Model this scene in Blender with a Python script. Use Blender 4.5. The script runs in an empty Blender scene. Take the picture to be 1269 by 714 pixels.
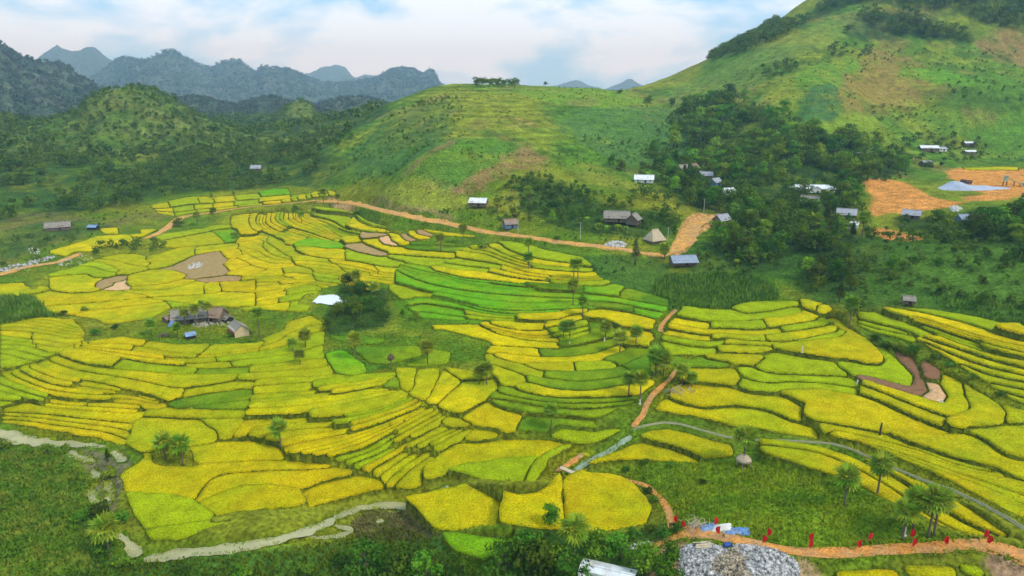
import bpy, bmesh, math, random
import numpy as np
from mathutils import Vector, Matrix
from mathutils.geometry import delaunay_2d_cdt

S = bpy.context.scene
COL = S.collection
rnd = random.Random(7)
RAD = math.radians

# ------------------------------------------------------------------ camera
F = 857.0                 # focal length in pixels of a 1269 px wide frame
PITCH = RAD(16.1)
CAMZ = 100.0
cam_data = bpy.data.cameras.new("camera")
cam = bpy.data.objects.new("camera", cam_data)
COL.objects.link(cam)
cam.location = (0, 0, CAMZ)
cam.rotation_euler = (RAD(90) - PITCH, 0, 0)
cam_data.sensor_width = 36.0
cam_data.lens = F / 1269.0 * 36.0
cam_data.clip_start = 0.5
cam_data.clip_end = 20000
S.camera = cam

# ------------------------------------------------------------------ light
SUN_EL, SUN_AZ = RAD(48), RAD(125)      # azimuth clockwise from +Y
world = bpy.data.worlds.new("World")
S.world = world
world.use_nodes = True
wt = world.node_tree
wt.nodes.clear()
def N(t, typ, **kw):
    n = t.nodes.new(typ)
    for k, v in kw.items():
        setattr(n, k, v)
    return n
def L(t, a, b):
    t.links.new(a, b)
out = N(wt, 'ShaderNodeOutputWorld')
bg = N(wt, 'ShaderNodeBackground')
bg.inputs['Strength'].default_value = 0.075
sky = N(wt, 'ShaderNodeTexSky', sky_type='NISHITA')
sky.sun_disc = False
sky.sun_elevation = SUN_EL
sky.sun_rotation = SUN_AZ
sky.air_density = 1.0
sky.dust_density = 1.0
tc = N(wt, 'ShaderNodeTexCoord')
mp = N(wt, 'ShaderNodeMapping')
mp.inputs['Scale'].default_value = (1.0, 1.0, 2.6)
mp.inputs['Location'].default_value = (0.35, 0.0, 0.42)
L(wt, tc.outputs['Generated'], mp.inputs['Vector'])
n1 = N(wt, 'ShaderNodeTexNoise')
n1.inputs['Scale'].default_value = 4.2
n1.inputs['Detail'].default_value = 7
n1.inputs['Roughness'].default_value = 0.56
n1.inputs['Distortion'].default_value = 0.25
L(wt, mp.outputs['Vector'], n1.inputs['Vector'])
n2 = N(wt, 'ShaderNodeTexNoise')
n2.inputs['Scale'].default_value = 1.3
n2.inputs['Detail'].default_value = 5
L(wt, mp.outputs['Vector'], n2.inputs['Vector'])
# cloud body: between blue grey and white
cr = N(wt, 'ShaderNodeValToRGB')
cr.color_ramp.elements[0].position = 0.45
cr.color_ramp.elements[0].color = (3.8, 7.2, 11.0, 1)
cr.color_ramp.elements[1].position = 0.56
cr.color_ramp.elements[1].color = (9.0, 10.6, 12.2, 1)
L(wt, n1.outputs['Fac'], cr.inputs['Fac'])
fr = N(wt, 'ShaderNodeMapRange')
fr.inputs['From Min'].default_value = 0.30
fr.inputs['From Max'].default_value = 0.56
fr.inputs['To Min'].default_value = 0.62
fr.inputs['To Max'].default_value = 0.97
L(wt, n2.outputs['Fac'], fr.inputs['Value'])
mx = N(wt, 'ShaderNodeMix', data_type='RGBA')
L(wt, fr.outputs['Result'], mx.inputs['Factor'])
L(wt, sky.outputs['Color'], mx.inputs['A'])
L(wt, cr.outputs['Color'], mx.inputs['B'])
L(wt, mx.outputs['Result'], bg.inputs['Color'])
L(wt, bg.outputs['Background'], out.inputs['Surface'])

sd = bpy.data.lights.new("sun", 'SUN')
sd.energy = 1.5
sd.angle = RAD(10)
sd.color = (1.0, 0.96, 0.88)
sun = bpy.data.objects.new("sun", sd)
COL.objects.link(sun)
sun.rotation_euler = (RAD(90) - SUN_EL, 0, math.pi - SUN_AZ)
sun.location = (0, 0, 400)

S.view_settings.view_transform = 'Standard'
S.view_settings.look = 'None'
S.view_settings.exposure = 0.70
S.view_settings.gamma = 1.0
S.cycles.use_denoising = True
S.cycles.max_bounces = 5
S.cycles.diffuse_bounces = 2
S.cycles.glossy_bounces = 2
S.cycles.transparent_max_bounces = 6
S.cycles.volume_bounces = 0

# ------------------------------------------------------------------ helpers
def hash2(ix, iy, seed):
    n = (ix.astype(np.int64) * 374761393 + iy.astype(np.int64) * 668265263 + seed * 974711) & 0x7fffffff
    n = ((n ^ (n >> 13)) * 1274126177) & 0x7fffffff
    n = n ^ (n >> 16)
    return (n & 0xffff) / 65535.0
def vnoise(x, y, seed=0):
    ix, iy = np.floor(x), np.floor(y)
    fx, fy = x - ix, y - iy
    fx = fx * fx * (3 - 2 * fx); fy = fy * fy * (3 - 2 * fy)
    a = hash2(ix, iy, seed); b = hash2(ix + 1, iy, seed)
    c = hash2(ix, iy + 1, seed); d = hash2(ix + 1, iy + 1, seed)
    return (a + (b - a) * fx) * (1 - fy) + (c + (d - c) * fx) * fy
def fbm(x, y, scale, octv=4, seed=0, rough=0.5):
    s = 0; amp = 1; tot = 0; f = 1.0 / scale
    for o in range(octv):
        s = s + amp * (vnoise(x * f + 17.3 * o, y * f - 9.1 * o, seed + o) - 0.5)
        tot += amp; amp *= rough; f *= 2.0
    return s / tot * 2
def smooth(a, b, x):
    t = np.clip((x - a) / (b - a), 0, 1)
    return t * t * (3 - 2 * t)

def link(o, parent=None):
    COL.objects.link(o)
    if parent is not None:
        o.parent = parent
    return o
def raw_mesh(name, V, faces, mat=None, smooth_=False, mats=None, midx=None):
    """faces: list of int arrays (n,k) or one array"""
    me = bpy.data.meshes.new(name)
    V = np.asarray(V, dtype=np.float32).reshape(-1, 3)
    if not isinstance(faces, list):
        faces = [faces]
    faces = [np.asarray(f, dtype=np.int32) for f in faces if len(f)]
    me.vertices.add(len(V)); me.vertices.foreach_set('co', V.ravel())
    nl = sum(f.size for f in faces); nf = sum(len(f) for f in faces)
    me.loops.add(nl); me.loops.foreach_set('vertex_index', np.concatenate([f.ravel() for f in faces]))
    me.polygons.add(nf)
    tot = np.concatenate([np.full(len(f), f.shape[1], np.int32) for f in faces])
    st = np.concatenate([[0], np.cumsum(tot)[:-1]]).astype(np.int32)
    me.polygons.foreach_set('loop_start', st)
    try: me.polygons.foreach_set('loop_total', tot)
    except Exception: pass
    if smooth_:
        me.polygons.foreach_set('use_smooth', np.ones(nf, bool))
    if midx is not None:
        me.polygons.foreach_set('material_index', np.asarray(midx, np.int32))
    for m in (mats or ([mat] if mat else [])):
        me.materials.append(m)
    me.update(); me.validate()
    return me
def obj(name, me, parent=None, kind=None, label=None, cat=None, group=None, loc=None):
    o = bpy.data.objects.new(name, me)
    link(o, parent)
    tag(o, label, cat, group, kind)
    if loc is not None: o.location = loc
    return o
def tag(o, label=None, cat=None, group=None, kind=None):
    if label: o['label'] = label
    if cat: o['category'] = cat
    if group: o['group'] = group
    if kind: o['kind'] = kind
    return o
def empty(name, loc, rz=0, label=None, cat=None, group=None, kind=None):
    o = bpy.data.objects.new(name, None)
    link(o); o.location = loc; o.rotation_euler = (0, 0, rz)
    return tag(o, label, cat, group, kind)

class MB:
    """collects verts and faces"""
    def __init__(s):
        s.v = []; s.f = []
    def add(s, vs, fs):
        o = len(s.v)
        s.v += [tuple(v) for v in vs]
        s.f += [tuple(i + o for i in f) for f in fs]
    def box(s, c, d, rz=0, M=None):
        x, y, z = (q / 2 for q in d)
        vs = [Vector((a * x, b * y, e * z)) for a in (-1, 1) for b in (-1, 1) for e in (-1, 1)]
        R = Matrix.Rotation(rz, 3, 'Z') if M is None else M
        c = Vector(c)
        vs = [R @ v + c for v in vs]
        s.add(vs, [(0, 1, 3, 2), (4, 6, 7, 5), (0, 4, 5, 1), (2, 3, 7, 6), (0, 2, 6, 4), (1, 5, 7, 3)])
    def tube(s, pts, rads, n=6, cap=True):
        pts = [Vector(p) for p in pts]
        rings = []
        for i, p in enumerate(pts):
            d = (pts[min(i + 1, len(pts) - 1)] - pts[max(i - 1, 0)]).normalized()
            a = d.cross(Vector((0.31, 0.9, 0.2))).normalized(); b = d.cross(a)
            rings.append([p + (a * math.cos(6.28318 * k / n) + b * math.sin(6.28318 * k / n)) * rads[i] for k in range(n)])
        vs = [v for r in rings for v in r]; fs = []
        for i in range(len(pts) - 1):
            for k in range(n):
                fs.append((i * n + k, i * n + (k + 1) % n, (i + 1) * n + (k + 1) % n, (i + 1) * n + k))
        if cap:
            fs.append(tuple(range(n - 1, -1, -1))); fs.append(tuple(range((len(pts) - 1) * n, len(pts) * n)))
        s.add(vs, fs)
    def mesh(s, name, mat, sm=False):
        me = bpy.data.meshes.new(name)
        me.from_pydata(s.v, [], s.f)
        if mat: me.materials.append(mat)
        if sm:
            for p in me.polygons: p.use_smooth = True
        me.update()
        return me

# ------------------------------------------------------------------ materials
def mat(name, color, var=0.25, scale=0.5, alt=None, altf=0.5, rough=0.85, bump=0.0, bscale=3.0, bdist=0.1,
        objcol=False, attr=None, fine=None, finevar=0.2, rand=0.0, spec=0.25, altscale=None):
    m = bpy.data.materials.new(name); m.use_nodes = True
    t = m.node_tree; p = t.nodes['Principled BSDF']
    p.inputs['Roughness'].default_value = rough
    p.inputs['Specular IOR Level'].default_value = spec
    tc = N(t, 'ShaderNodeTexCoord')
    if attr:
        base = N(t, 'ShaderNodeAttribute', attribute_name=attr).outputs['Color']
    elif objcol:
        base = N(t, 'ShaderNodeObjectInfo').outputs['Color']
    else:
        r = N(t, 'ShaderNodeRGB'); r.outputs[0].default_value = (*color, 1); base = r.outputs[0]
    geo = N(t, 'ShaderNodeNewGeometry')
    vec = geo.outputs['Position']
    nz = N(t, 'ShaderNodeTexNoise'); nz.inputs['Scale'].default_value = scale
    nz.inputs['Detail'].default_value = 4; nz.inputs['Roughness'].default_value = 0.6
    L(t, vec, nz.inputs['Vector'])
    if alt:
        mr = N(t, 'ShaderNodeMapRange'); mr.inputs['From Min'].default_value = 0.42; mr.inputs['From Max'].default_value = 0.62
        mr.inputs['To Max'].default_value = altf
        n3 = N(t, 'ShaderNodeTexNoise'); n3.inputs['Scale'].default_value = altscale or scale * 0.37; n3.inputs['Detail'].default_value = 5
        n3.inputs['Roughness'].default_value = 0.65
        L(t, vec, n3.inputs['Vector']); L(t, n3.outputs['Fac'], mr.inputs['Value'])
        ma = N(t, 'ShaderNodeMix', data_type='RGBA'); L(t, mr.outputs[0], ma.inputs['Factor'])
        L(t, base, ma.inputs['A']); ma.inputs['B'].default_value = (*alt, 1); base = ma.outputs['Result']
    def vary(base, fac, v):
        mr = N(t, 'ShaderNodeMapRange'); mr.inputs['From Min'].default_value = 0.25; mr.inputs['From Max'].default_value = 0.75
        mr.inputs['To Min'].default_value = 1 - v; mr.inputs['To Max'].default_value = 1 + v
        L(t, fac, mr.inputs['Value'])
        mm = N(t, 'ShaderNodeVectorMath', operation='SCALE')
        L(t, base, mm.inputs[0]); L(t, mr.outputs[0], mm.inputs['Scale'])
        return mm.outputs[0]
    base = vary(base, nz.outputs['Fac'], var)
    if fine:
        nf = N(t, 'ShaderNodeTexNoise'); nf.inputs['Scale'].default_value = fine; nf.inputs['Detail'].default_value = 2
        L(t, vec, nf.inputs['Vector']); base = vary(base, nf.outputs['Fac'], finevar)
    if rand:
        oi = N(t, 'ShaderNodeObjectInfo')
        hs = N(t, 'ShaderNodeHueSaturation')
        mh = N(t, 'ShaderNodeMapRange'); mh.inputs['To Min'].default_value = 0.5 - 0.03; mh.inputs['To Max'].default_value = 0.5 + 0.035
        L(t, oi.outputs['Random'], mh.inputs['Value']); L(t, mh.outputs[0], hs.inputs['Hue'])
        m2 = N(t, 'ShaderNodeMath', operation='MULTIPLY'); m2.inputs[1].default_value = 7.31
        L(t, oi.outputs['Random'], m2.inputs[0])
        m3 = N(t, 'ShaderNodeMath', operation='FRACT'); L(t, m2.outputs[0], m3.inputs[0])
        mv = N(t, 'ShaderNodeMapRange'); mv.inputs['To Min'].default_value = 1 - rand; mv.inputs['To Max'].default_value = 1 + rand
        L(t, m3.outputs[0], mv.inputs['Value']); L(t, mv.outputs[0], hs.inputs['Value'])
        L(t, base, hs.inputs['Color']); base = hs.outputs['Color']
    L(t, base, p.inputs['Base Color'])
    if bump:
        nb = N(t, 'ShaderNodeTexNoise'); nb.inputs['Scale'].default_value = bscale; nb.inputs['Detail'].default_value = 3
        L(t, vec, nb.inputs['Vector'])
        b = N(t, 'ShaderNodeBump'); b.inputs['Strength'].default_value = bump; b.inputs['Distance'].default_value = bdist
        L(t, nb.outputs['Fac'], b.inputs['Height']); L(t, b.outputs['Normal'], p.inputs['Normal'])
    return m
# ------------------------------------------------------------------ terrain
fwd = np.array([0, math.cos(PITCH), -math.sin(PITCH)])
upv = np.array([0, math.sin(PITCH), math.cos(PITCH)])
def rays(P):
    P = np.asarray(P, float).reshape(-1, 2)
    d = fwd[None] + (P[:, :1] - 634.5) / F * np.array([[1, 0, 0]]) + (357 - P[:, 1:]) / F * upv[None]
    return d / np.linalg.norm(d, axis=1, keepdims=True)
def at_z(px, py, z):
    d = rays([[px, py]])[0]; t = (z - CAMZ) / d[2]
    return d * t + np.array([0, 0, CAMZ])
def at_d(px, py, dist):
    d = rays([[px, py]])[0]; t = dist / math.hypot(d[0], d[1])
    return d * t + np.array([0, 0, CAMZ])

CZ = [  # survey points on the near and middle ground: direction in the view and height
 (634,714,4),(200,714,2),(0,714,2),(1269,714,13),(1000,714,9),(50,620,2),(-120,640,3),(-120,540,4),(0,537,1.2),(120,555,0.8),(130,620,.5),(280,677,0),(400,655,0),(500,626,.8),(560,603,1.5),
 (650,640,4),(750,620,5),(700,587,3),(780,536,5),(840,660,6.5),(900,660,7),(1000,685,8),(1200,672,11),(1269,690,12),(1400,690,14),
 (950,610,8.5),(1100,600,11),(1269,610,13.5),(1400,600,15),(1000,530,9.5),(1150,530,13),(1269,500,17),(1400,480,22),(1100,440,16),(1269,420,25),(1400,400,31),
 (900,405,17),(830,450,12),(700,500,8),(560,520,6),(450,540,5),(350,540,4.5),(200,600,3),(300,600,3.5),(100,470,6.5),(0,500,4),(-120,470,7),(0,430,8),(300,405,9),(450,430,8.5),
 (200,340,12),(400,310,15),(600,350,17),(700,385,15.5),(760,330,21.5),(540,400,11),(620,430,10.5),(760,430,11.5),
 (450,257,26),(600,288,25),(770,309,24.5),(830,316,24),(300,260,19),(200,287,15),(0,337,14),(100,310,15),(-120,340,15),
 (350,240,24),(100,272,19),(0,265,21),(0,230,31),(150,205,38),(300,205,34),(-120,220,36),(230,175,44),(80,170,50),(380,195,40),(390,220,32),
 (640,230,44),(640,190,58),(520,200,55),(600,150,76),(720,150,74),(500,150,74),(720,200,53),(780,185,56),(700,250,36),(560,245,38),(790,250,38),(840,285,28.5),
 (830,235,40),(850,200,47),(870,250,36),
 (900,350,19.5),(860,320,22.5),(900,285,29),(950,190,55),(1000,230,41),(1100,195,51),(1215,222,43),(1240,205,45),(1100,258,37),(1090,290,33),(1000,290,31),(1150,330,31),(1269,330,35),(1269,245,43),(1400,330,40),(1269,390,27),(1100,380,22.5),(1010,360,22),(1200,180,55),
]
CD = [  # points on the hills: direction in the view and distance along the ground
 (600,106,760),(680,107,770),(538,110,750),(500,128,720),(460,150,690),(425,168,650),(760,115,760),(808,127,760),(838,135,740),(640,125,640),(760,130,660),
 (860,100,830),(900,70,860),(980,30,900),(1010,8,950),(1080,-50,1020),(1180,-90,1080),(1269,-110,1120),(1400,-130,1200),
 (900,130,680),(900,160,610),(1000,100,690),(1000,60,790),(1100,60,840),(1100,110,740),(1200,60,860),(1200,120,740),(1269,60,880),(1269,120,770),(1400,60,930),(1400,160,760),(1100,150,660),(1000,150,610),
]
CW = [  # points out of sight
 (0,0,12),(0,60,8),(-60,20,10),(90,20,14),(0,-150,40),(-250,-120,40),(260,-100,45),(-400,100,15),(400,100,35),(-600,300,30),(620,300,80),(-900,700,60),(1300,900,260),
 (-700,900,60),(-350,900,45),(-300,1200,45),(0,1000,75),(0,1300,60),(150,1050,60),(260,1150,80),(500,1300,170),(1000,1300,260),(-1000,1600,40),(0,2200,40),(1200,1800,120),(-1500,800,60),
 (0,5500,0),(-5000,3000,0),(5000,3000,60),(5000,-3000,60),(-5000,-3000,20),(0,-5500,60),
]
ctrl = np.array([at_z(*c) for c in CZ] + [at_d(*c) for c in CD] + [np.array(c, float) for c in CW])
def rbf_fit(C):
    X = C[:, :2] / 100.0; n = len(X)
    r = np.linalg.norm(X[:, None] - X[None], axis=2)
    K = np.sqrt(r * r + 0.04) * -1.0
    P = np.c_[np.ones(n), X]
    A = np.zeros((n + 3, n + 3)); A[:n, :n] = K - np.eye(n) * 0.02; A[:n, n:] = P; A[n:, :n] = P.T
    return X, np.linalg.solve(A, np.r_[C[:, 2], 0, 0, 0])
RX, RW = rbf_fit(ctrl)
def H0(x, y):
    x = np.asarray(x, float) / 100; y = np.asarray(y, float) / 100
    s = RW[-3] + RW[-2] * x + RW[-1] * y
    for (cx, cy), w in zip(RX, RW):
        s = s - w * np.sqrt((x - cx) ** 2 + (y - cy) ** 2 + 0.04)
    return s

# polar sheet: fine where the valley is looked at, coarse beyond, reaching the horizon
TH = np.radians(np.r_[np.linspace(-180, -42, 40)[:-1], np.linspace(-42, 42, 600), np.linspace(42, 180, 40)[1:]])
DD = np.r_[np.geomspace(0.8, 90, 34)[:-1], np.geomspace(90, 1050, 600), np.geomspace(1050, 10500, 50)[1:]]
LD = np.log(DD)
TT, DG = np.meshgrid(TH, DD)
GX, GY = DG * np.sin(TT), DG * np.cos(TT)
GZ = H0(GX, GY)
# gullies and humps of the hills, none on the valley floor
hillw = smooth(30, 60, GZ) * smooth(380, 520, DG) * (1 - smooth(1500, 2500, DG))
GZ = GZ + hillw * (fbm(GX, GY, 70, 3, 3) * 3.2 + fbm(GX, GY, 18, 3, 9) * 1.0)
def bil(Z, x, y):
    x = np.asarray(x, float); y = np.asarray(y, float)
    th = np.arctan2(x, y); ld = np.log(np.maximum(np.hypot(x, y), 0.81))
    fi = np.interp(th, TH, np.arange(len(TH))); fj = np.interp(ld, LD, np.arange(len(LD)))
    i = np.minimum(fi.astype(int), len(TH) - 2); j = np.minimum(fj.astype(int), len(LD) - 2)
    u = fi - i; v = fj - j
    return (Z[j, i] * (1 - u) + Z[j, i + 1] * u) * (1 - v) + (Z[j + 1, i] * (1 - u) + Z[j + 1, i + 1] * u) * v
GBASE = GZ.copy()
TS = np.geomspace(60, 2200, 420)
def cast(P, Z=None):
    """where the view rays through photograph pixels P meet the ground"""
    Z = GBASE if Z is None else Z
    d = rays(P); out = np.zeros((len(d), 3))
    pts = d[:, None, :] * TS[None, :, None]; pts[..., 2] += CAMZ
    g = pts[..., 2] - bil(Z, pts[..., 0], pts[..., 1])
    below = g < 0
    for k in range(len(d)):
        idx = np.argmax(below[k]) if below[k].any() else len(TS) - 1
        idx = max(idx, 1)
        a, b = g[k, idx - 1], g[k, idx]
        f = a / (a - b) if a != b else 0
        f = min(max(f, 0), 1)
        t = TS[idx - 1] + f * (TS[idx] - TS[idx - 1])
        out[k] = d[k] * t; out[k, 2] += CAMZ
    return out
def inpoly(x, y, poly):
    c = np.zeros(x.shape, bool); n = len(poly)
    for i in range(n):
        x1, y1 = poly[i][:2]; x2, y2 = poly[(i + 1) % n][:2]
        if y1 == y2: continue
        m = ((y1 > y) != (y2 > y)) & (x < (x2 - x1) * (y - y1) / (y2 - y1) + x1)
        c ^= m
    return c
def densify(P, step):
    P = np.asarray(P, float); out = [P[0]]
    for a, b in zip(P[:-1], P[1:]):
        n = max(1, int(math.ceil(np.linalg.norm(b[:2] - a[:2]) / step)))
        for k in range(1, n + 1): out.append(a + (b - a) * k / n)
    return np.array(out)
def catmull(P, n=6, closed=False):
    P = np.asarray(P, float)
    if len(P) < 3 and not closed: return densify(P, np.linalg.norm(P[-1] - P[0]) / n + 1e-6)
    out = []; m = len(P); rng = range(m if closed else m - 1)
    for i in rng:
        if closed: p0, p1, p2, p3 = P[i - 1], P[i], P[(i + 1) % m], P[(i + 2) % m]
        else: p0, p1, p2, p3 = P[max(i - 1, 0)], P[i], P[i + 1], P[min(i + 2, m - 1)]
        for k in range(n):
            t = k / n
            out.append(0.5 * ((2 * p1) + (-p0 + p2) * t + (2 * p0 - 5 * p1 + 4 * p2 - p3) * t * t + (-p0 + 3 * p1 - 3 * p2 + p3) * t ** 3))
    if not closed: out.append(P[-1])
    return np.array(out)
# ------------------------------------------------------------------ roads, paths, streams: the ground under them is graded
def ribbon_world(px, step=1.5):
    P = catmull(np.array([q[:2] for q in px], float), 8)
    s0 = np.r_[0, np.cumsum(np.linalg.norm(np.diff(np.array([q[:2] for q in px], float), axis=0), axis=1))]
    s = np.r_[0, np.cumsum(np.linalg.norm(np.diff(P, axis=0), axis=1))]; s = s / s[-1] * s0[-1]
    w = np.interp(s, s0, [q[2] for q in px])
    W = cast(P)
    D = densify(np.c_[W, w], step)
    x, y, w = D[:, 0], D[:, 1], D[:, 3]
    z = bil(GBASE, x, y)
    if len(z) > 9:
        zp = np.pad(z, 4, mode='edge'); z = np.convolve(zp, np.ones(9) / 9, 'valid')
    return np.c_[x, y, z, w]
ROADS = {
 'dirt_road': [([(395,250,7),(430,251,8),(455,256,9),(480,262,9),(520,271,9),(560,278,9),(600,287,8),(640,292,8),(680,298,8),(720,303,8),(770,309,8),(800,314,7),(826,316,7)], 1),
               ([(180,296,4),(200,287,5),(215,277,6),(228,269,6),(262,264,3.5),(300,258,3),(350,253,3),(398,248,4)], 1),
               ([(-60,352,6),(0,340,6),(35,331,6),(75,324,5),(100,314,4)], 1),
               ([(815,318,7),(838,308,9),(852,294,10),(860,280,9),(884,268,5)], 1)],
 'dirt_path': [([(1300,700,6),(1269,690,5.5),(1240,680,4.5),(1200,676,3.4),(1150,679,3.4),(1100,682,3.4),(1050,686,3.4),(1000,686,3.4),(960,680,3.2),(920,671,3.4),(885,664,4),(850,658,5),(835,655,4)], 1),
               ([(838,660,2.6),(832,648,2.2),(826,630,2.0),(815,615,1.9),(800,603,1.7),(780,596,1.5),(760,592,1.3),(735,592,1.0)], 1),
               ([(846,662,2.6),(825,671,1.4),(798,681,1.0)], 1),
               ([(690,585,1.6),(706,574,1.6),(722,563,1.3)], 1),
               ([(784,530,1.8),(795,517,1.9),(803,500,1.9),(812,487,1.9),(830,470,1.6),(838,458,1.3)], 1),
               ([(819,412,2),(820,404,1.6),(829,393,1.6),(838,384,1.5)], 1)],
}
WATERS = [
 [(-60,528,7),(0,536,7),(25,543,8),(60,547,7),(100,549,5),(131,552,2.5)],
 [(86,557,1.2),(92,561,1.8),(97,564,1.4),(104,567,2.0),(110,569,1.4),(116,572,1)], [(138,558,1),(144,561,1.6),(150,566,2),(152,571,1)],
 [(114,580,.8),(117,586,1.3),(120,592,1.6),(118,596,1.2),(116,601,.8)], [(131,596,.8),(134,601,1.6),(136,609,1.8),(135,616,1.6),(134,623,1)], [(110,605,.7),(113,611,1.3),(115,617,1.5),(118,620,1.2),(123,621,.7)],
 [(146,660,1),(152,665,1.6),(160,672,2.0),(166,679,2.0),(171,688,1.6)],
 [(178,690,2),(195,689,3.2),(215,685,4),(250,680,4.5),(290,677,4.5),(325,671,3.5),(350,665,4),(380,657,5),(400,650,4.5),(413,640,3)],
 [(413,640,2),(430,634,1.8),(450,628,2.2),(470,624,2.4),(500,625,3),(512,624,3)], [(512,624,2.4),(530,616,2),(545,607,1.2),(556,600,.8)],
 [(380,664,1.5),(405,664,1.5),(425,661,1.2),(433,656,1.0),(415,648,1)], [(466,645,1.6),(476,644,1.6)],
 [(705,588,1.4),(712,583,1.6),(725,573,1.5),(745,562,1.4),(765,551,1.5),(783,537,2.0)],
]
rbs = {k: [ribbon_world([(q[0], q[1], q[2]) for q in px]) for px, _ in v] for k, v in ROADS.items()}
wrb = [ribbon_world([(a_, b_, w_ * .54) for a_, b_, w_ in px], 1.0) for px in WATERS]
canal = ribbon_world([(785,533,.9),(800,528,.9),(827,524,.9),(852,529,.9),(905,543,.9),(952,546,.9),(1000,548,.9),(1040,553,.9),(1075,567,1.1),(1130,590,1.1),(1200,618,1.2),(1269,655,1.2),(1330,690,1.2)], 1.5)
pond = ribbon_world([(391,370,9),(402,370,13),(412,372,9),(428,377,2.5)], 1.0)

# ------------------------------------------------------------------ rice fields: outlines surveyed from the photograph
def PP(s): return [tuple(float(q) for q in w.split(',')) for w in s.split()]
RICE = {'Y': (0.60, 0.45, 0.002), 'G': (0.53, 0.40, 0.002), 'O': (0.43, 0.37, 0.003), 'L': (0.32, 0.385, 0.004),
        'B': (0.135, 0.36, 0.007), 'D': (0.095, 0.20, 0.008), 'S': (0.36, 0.225, 0.075), 'R': (0.23, 0.105, 0.042), 'T': (0.62, 0.36, 0.16)}
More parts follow.
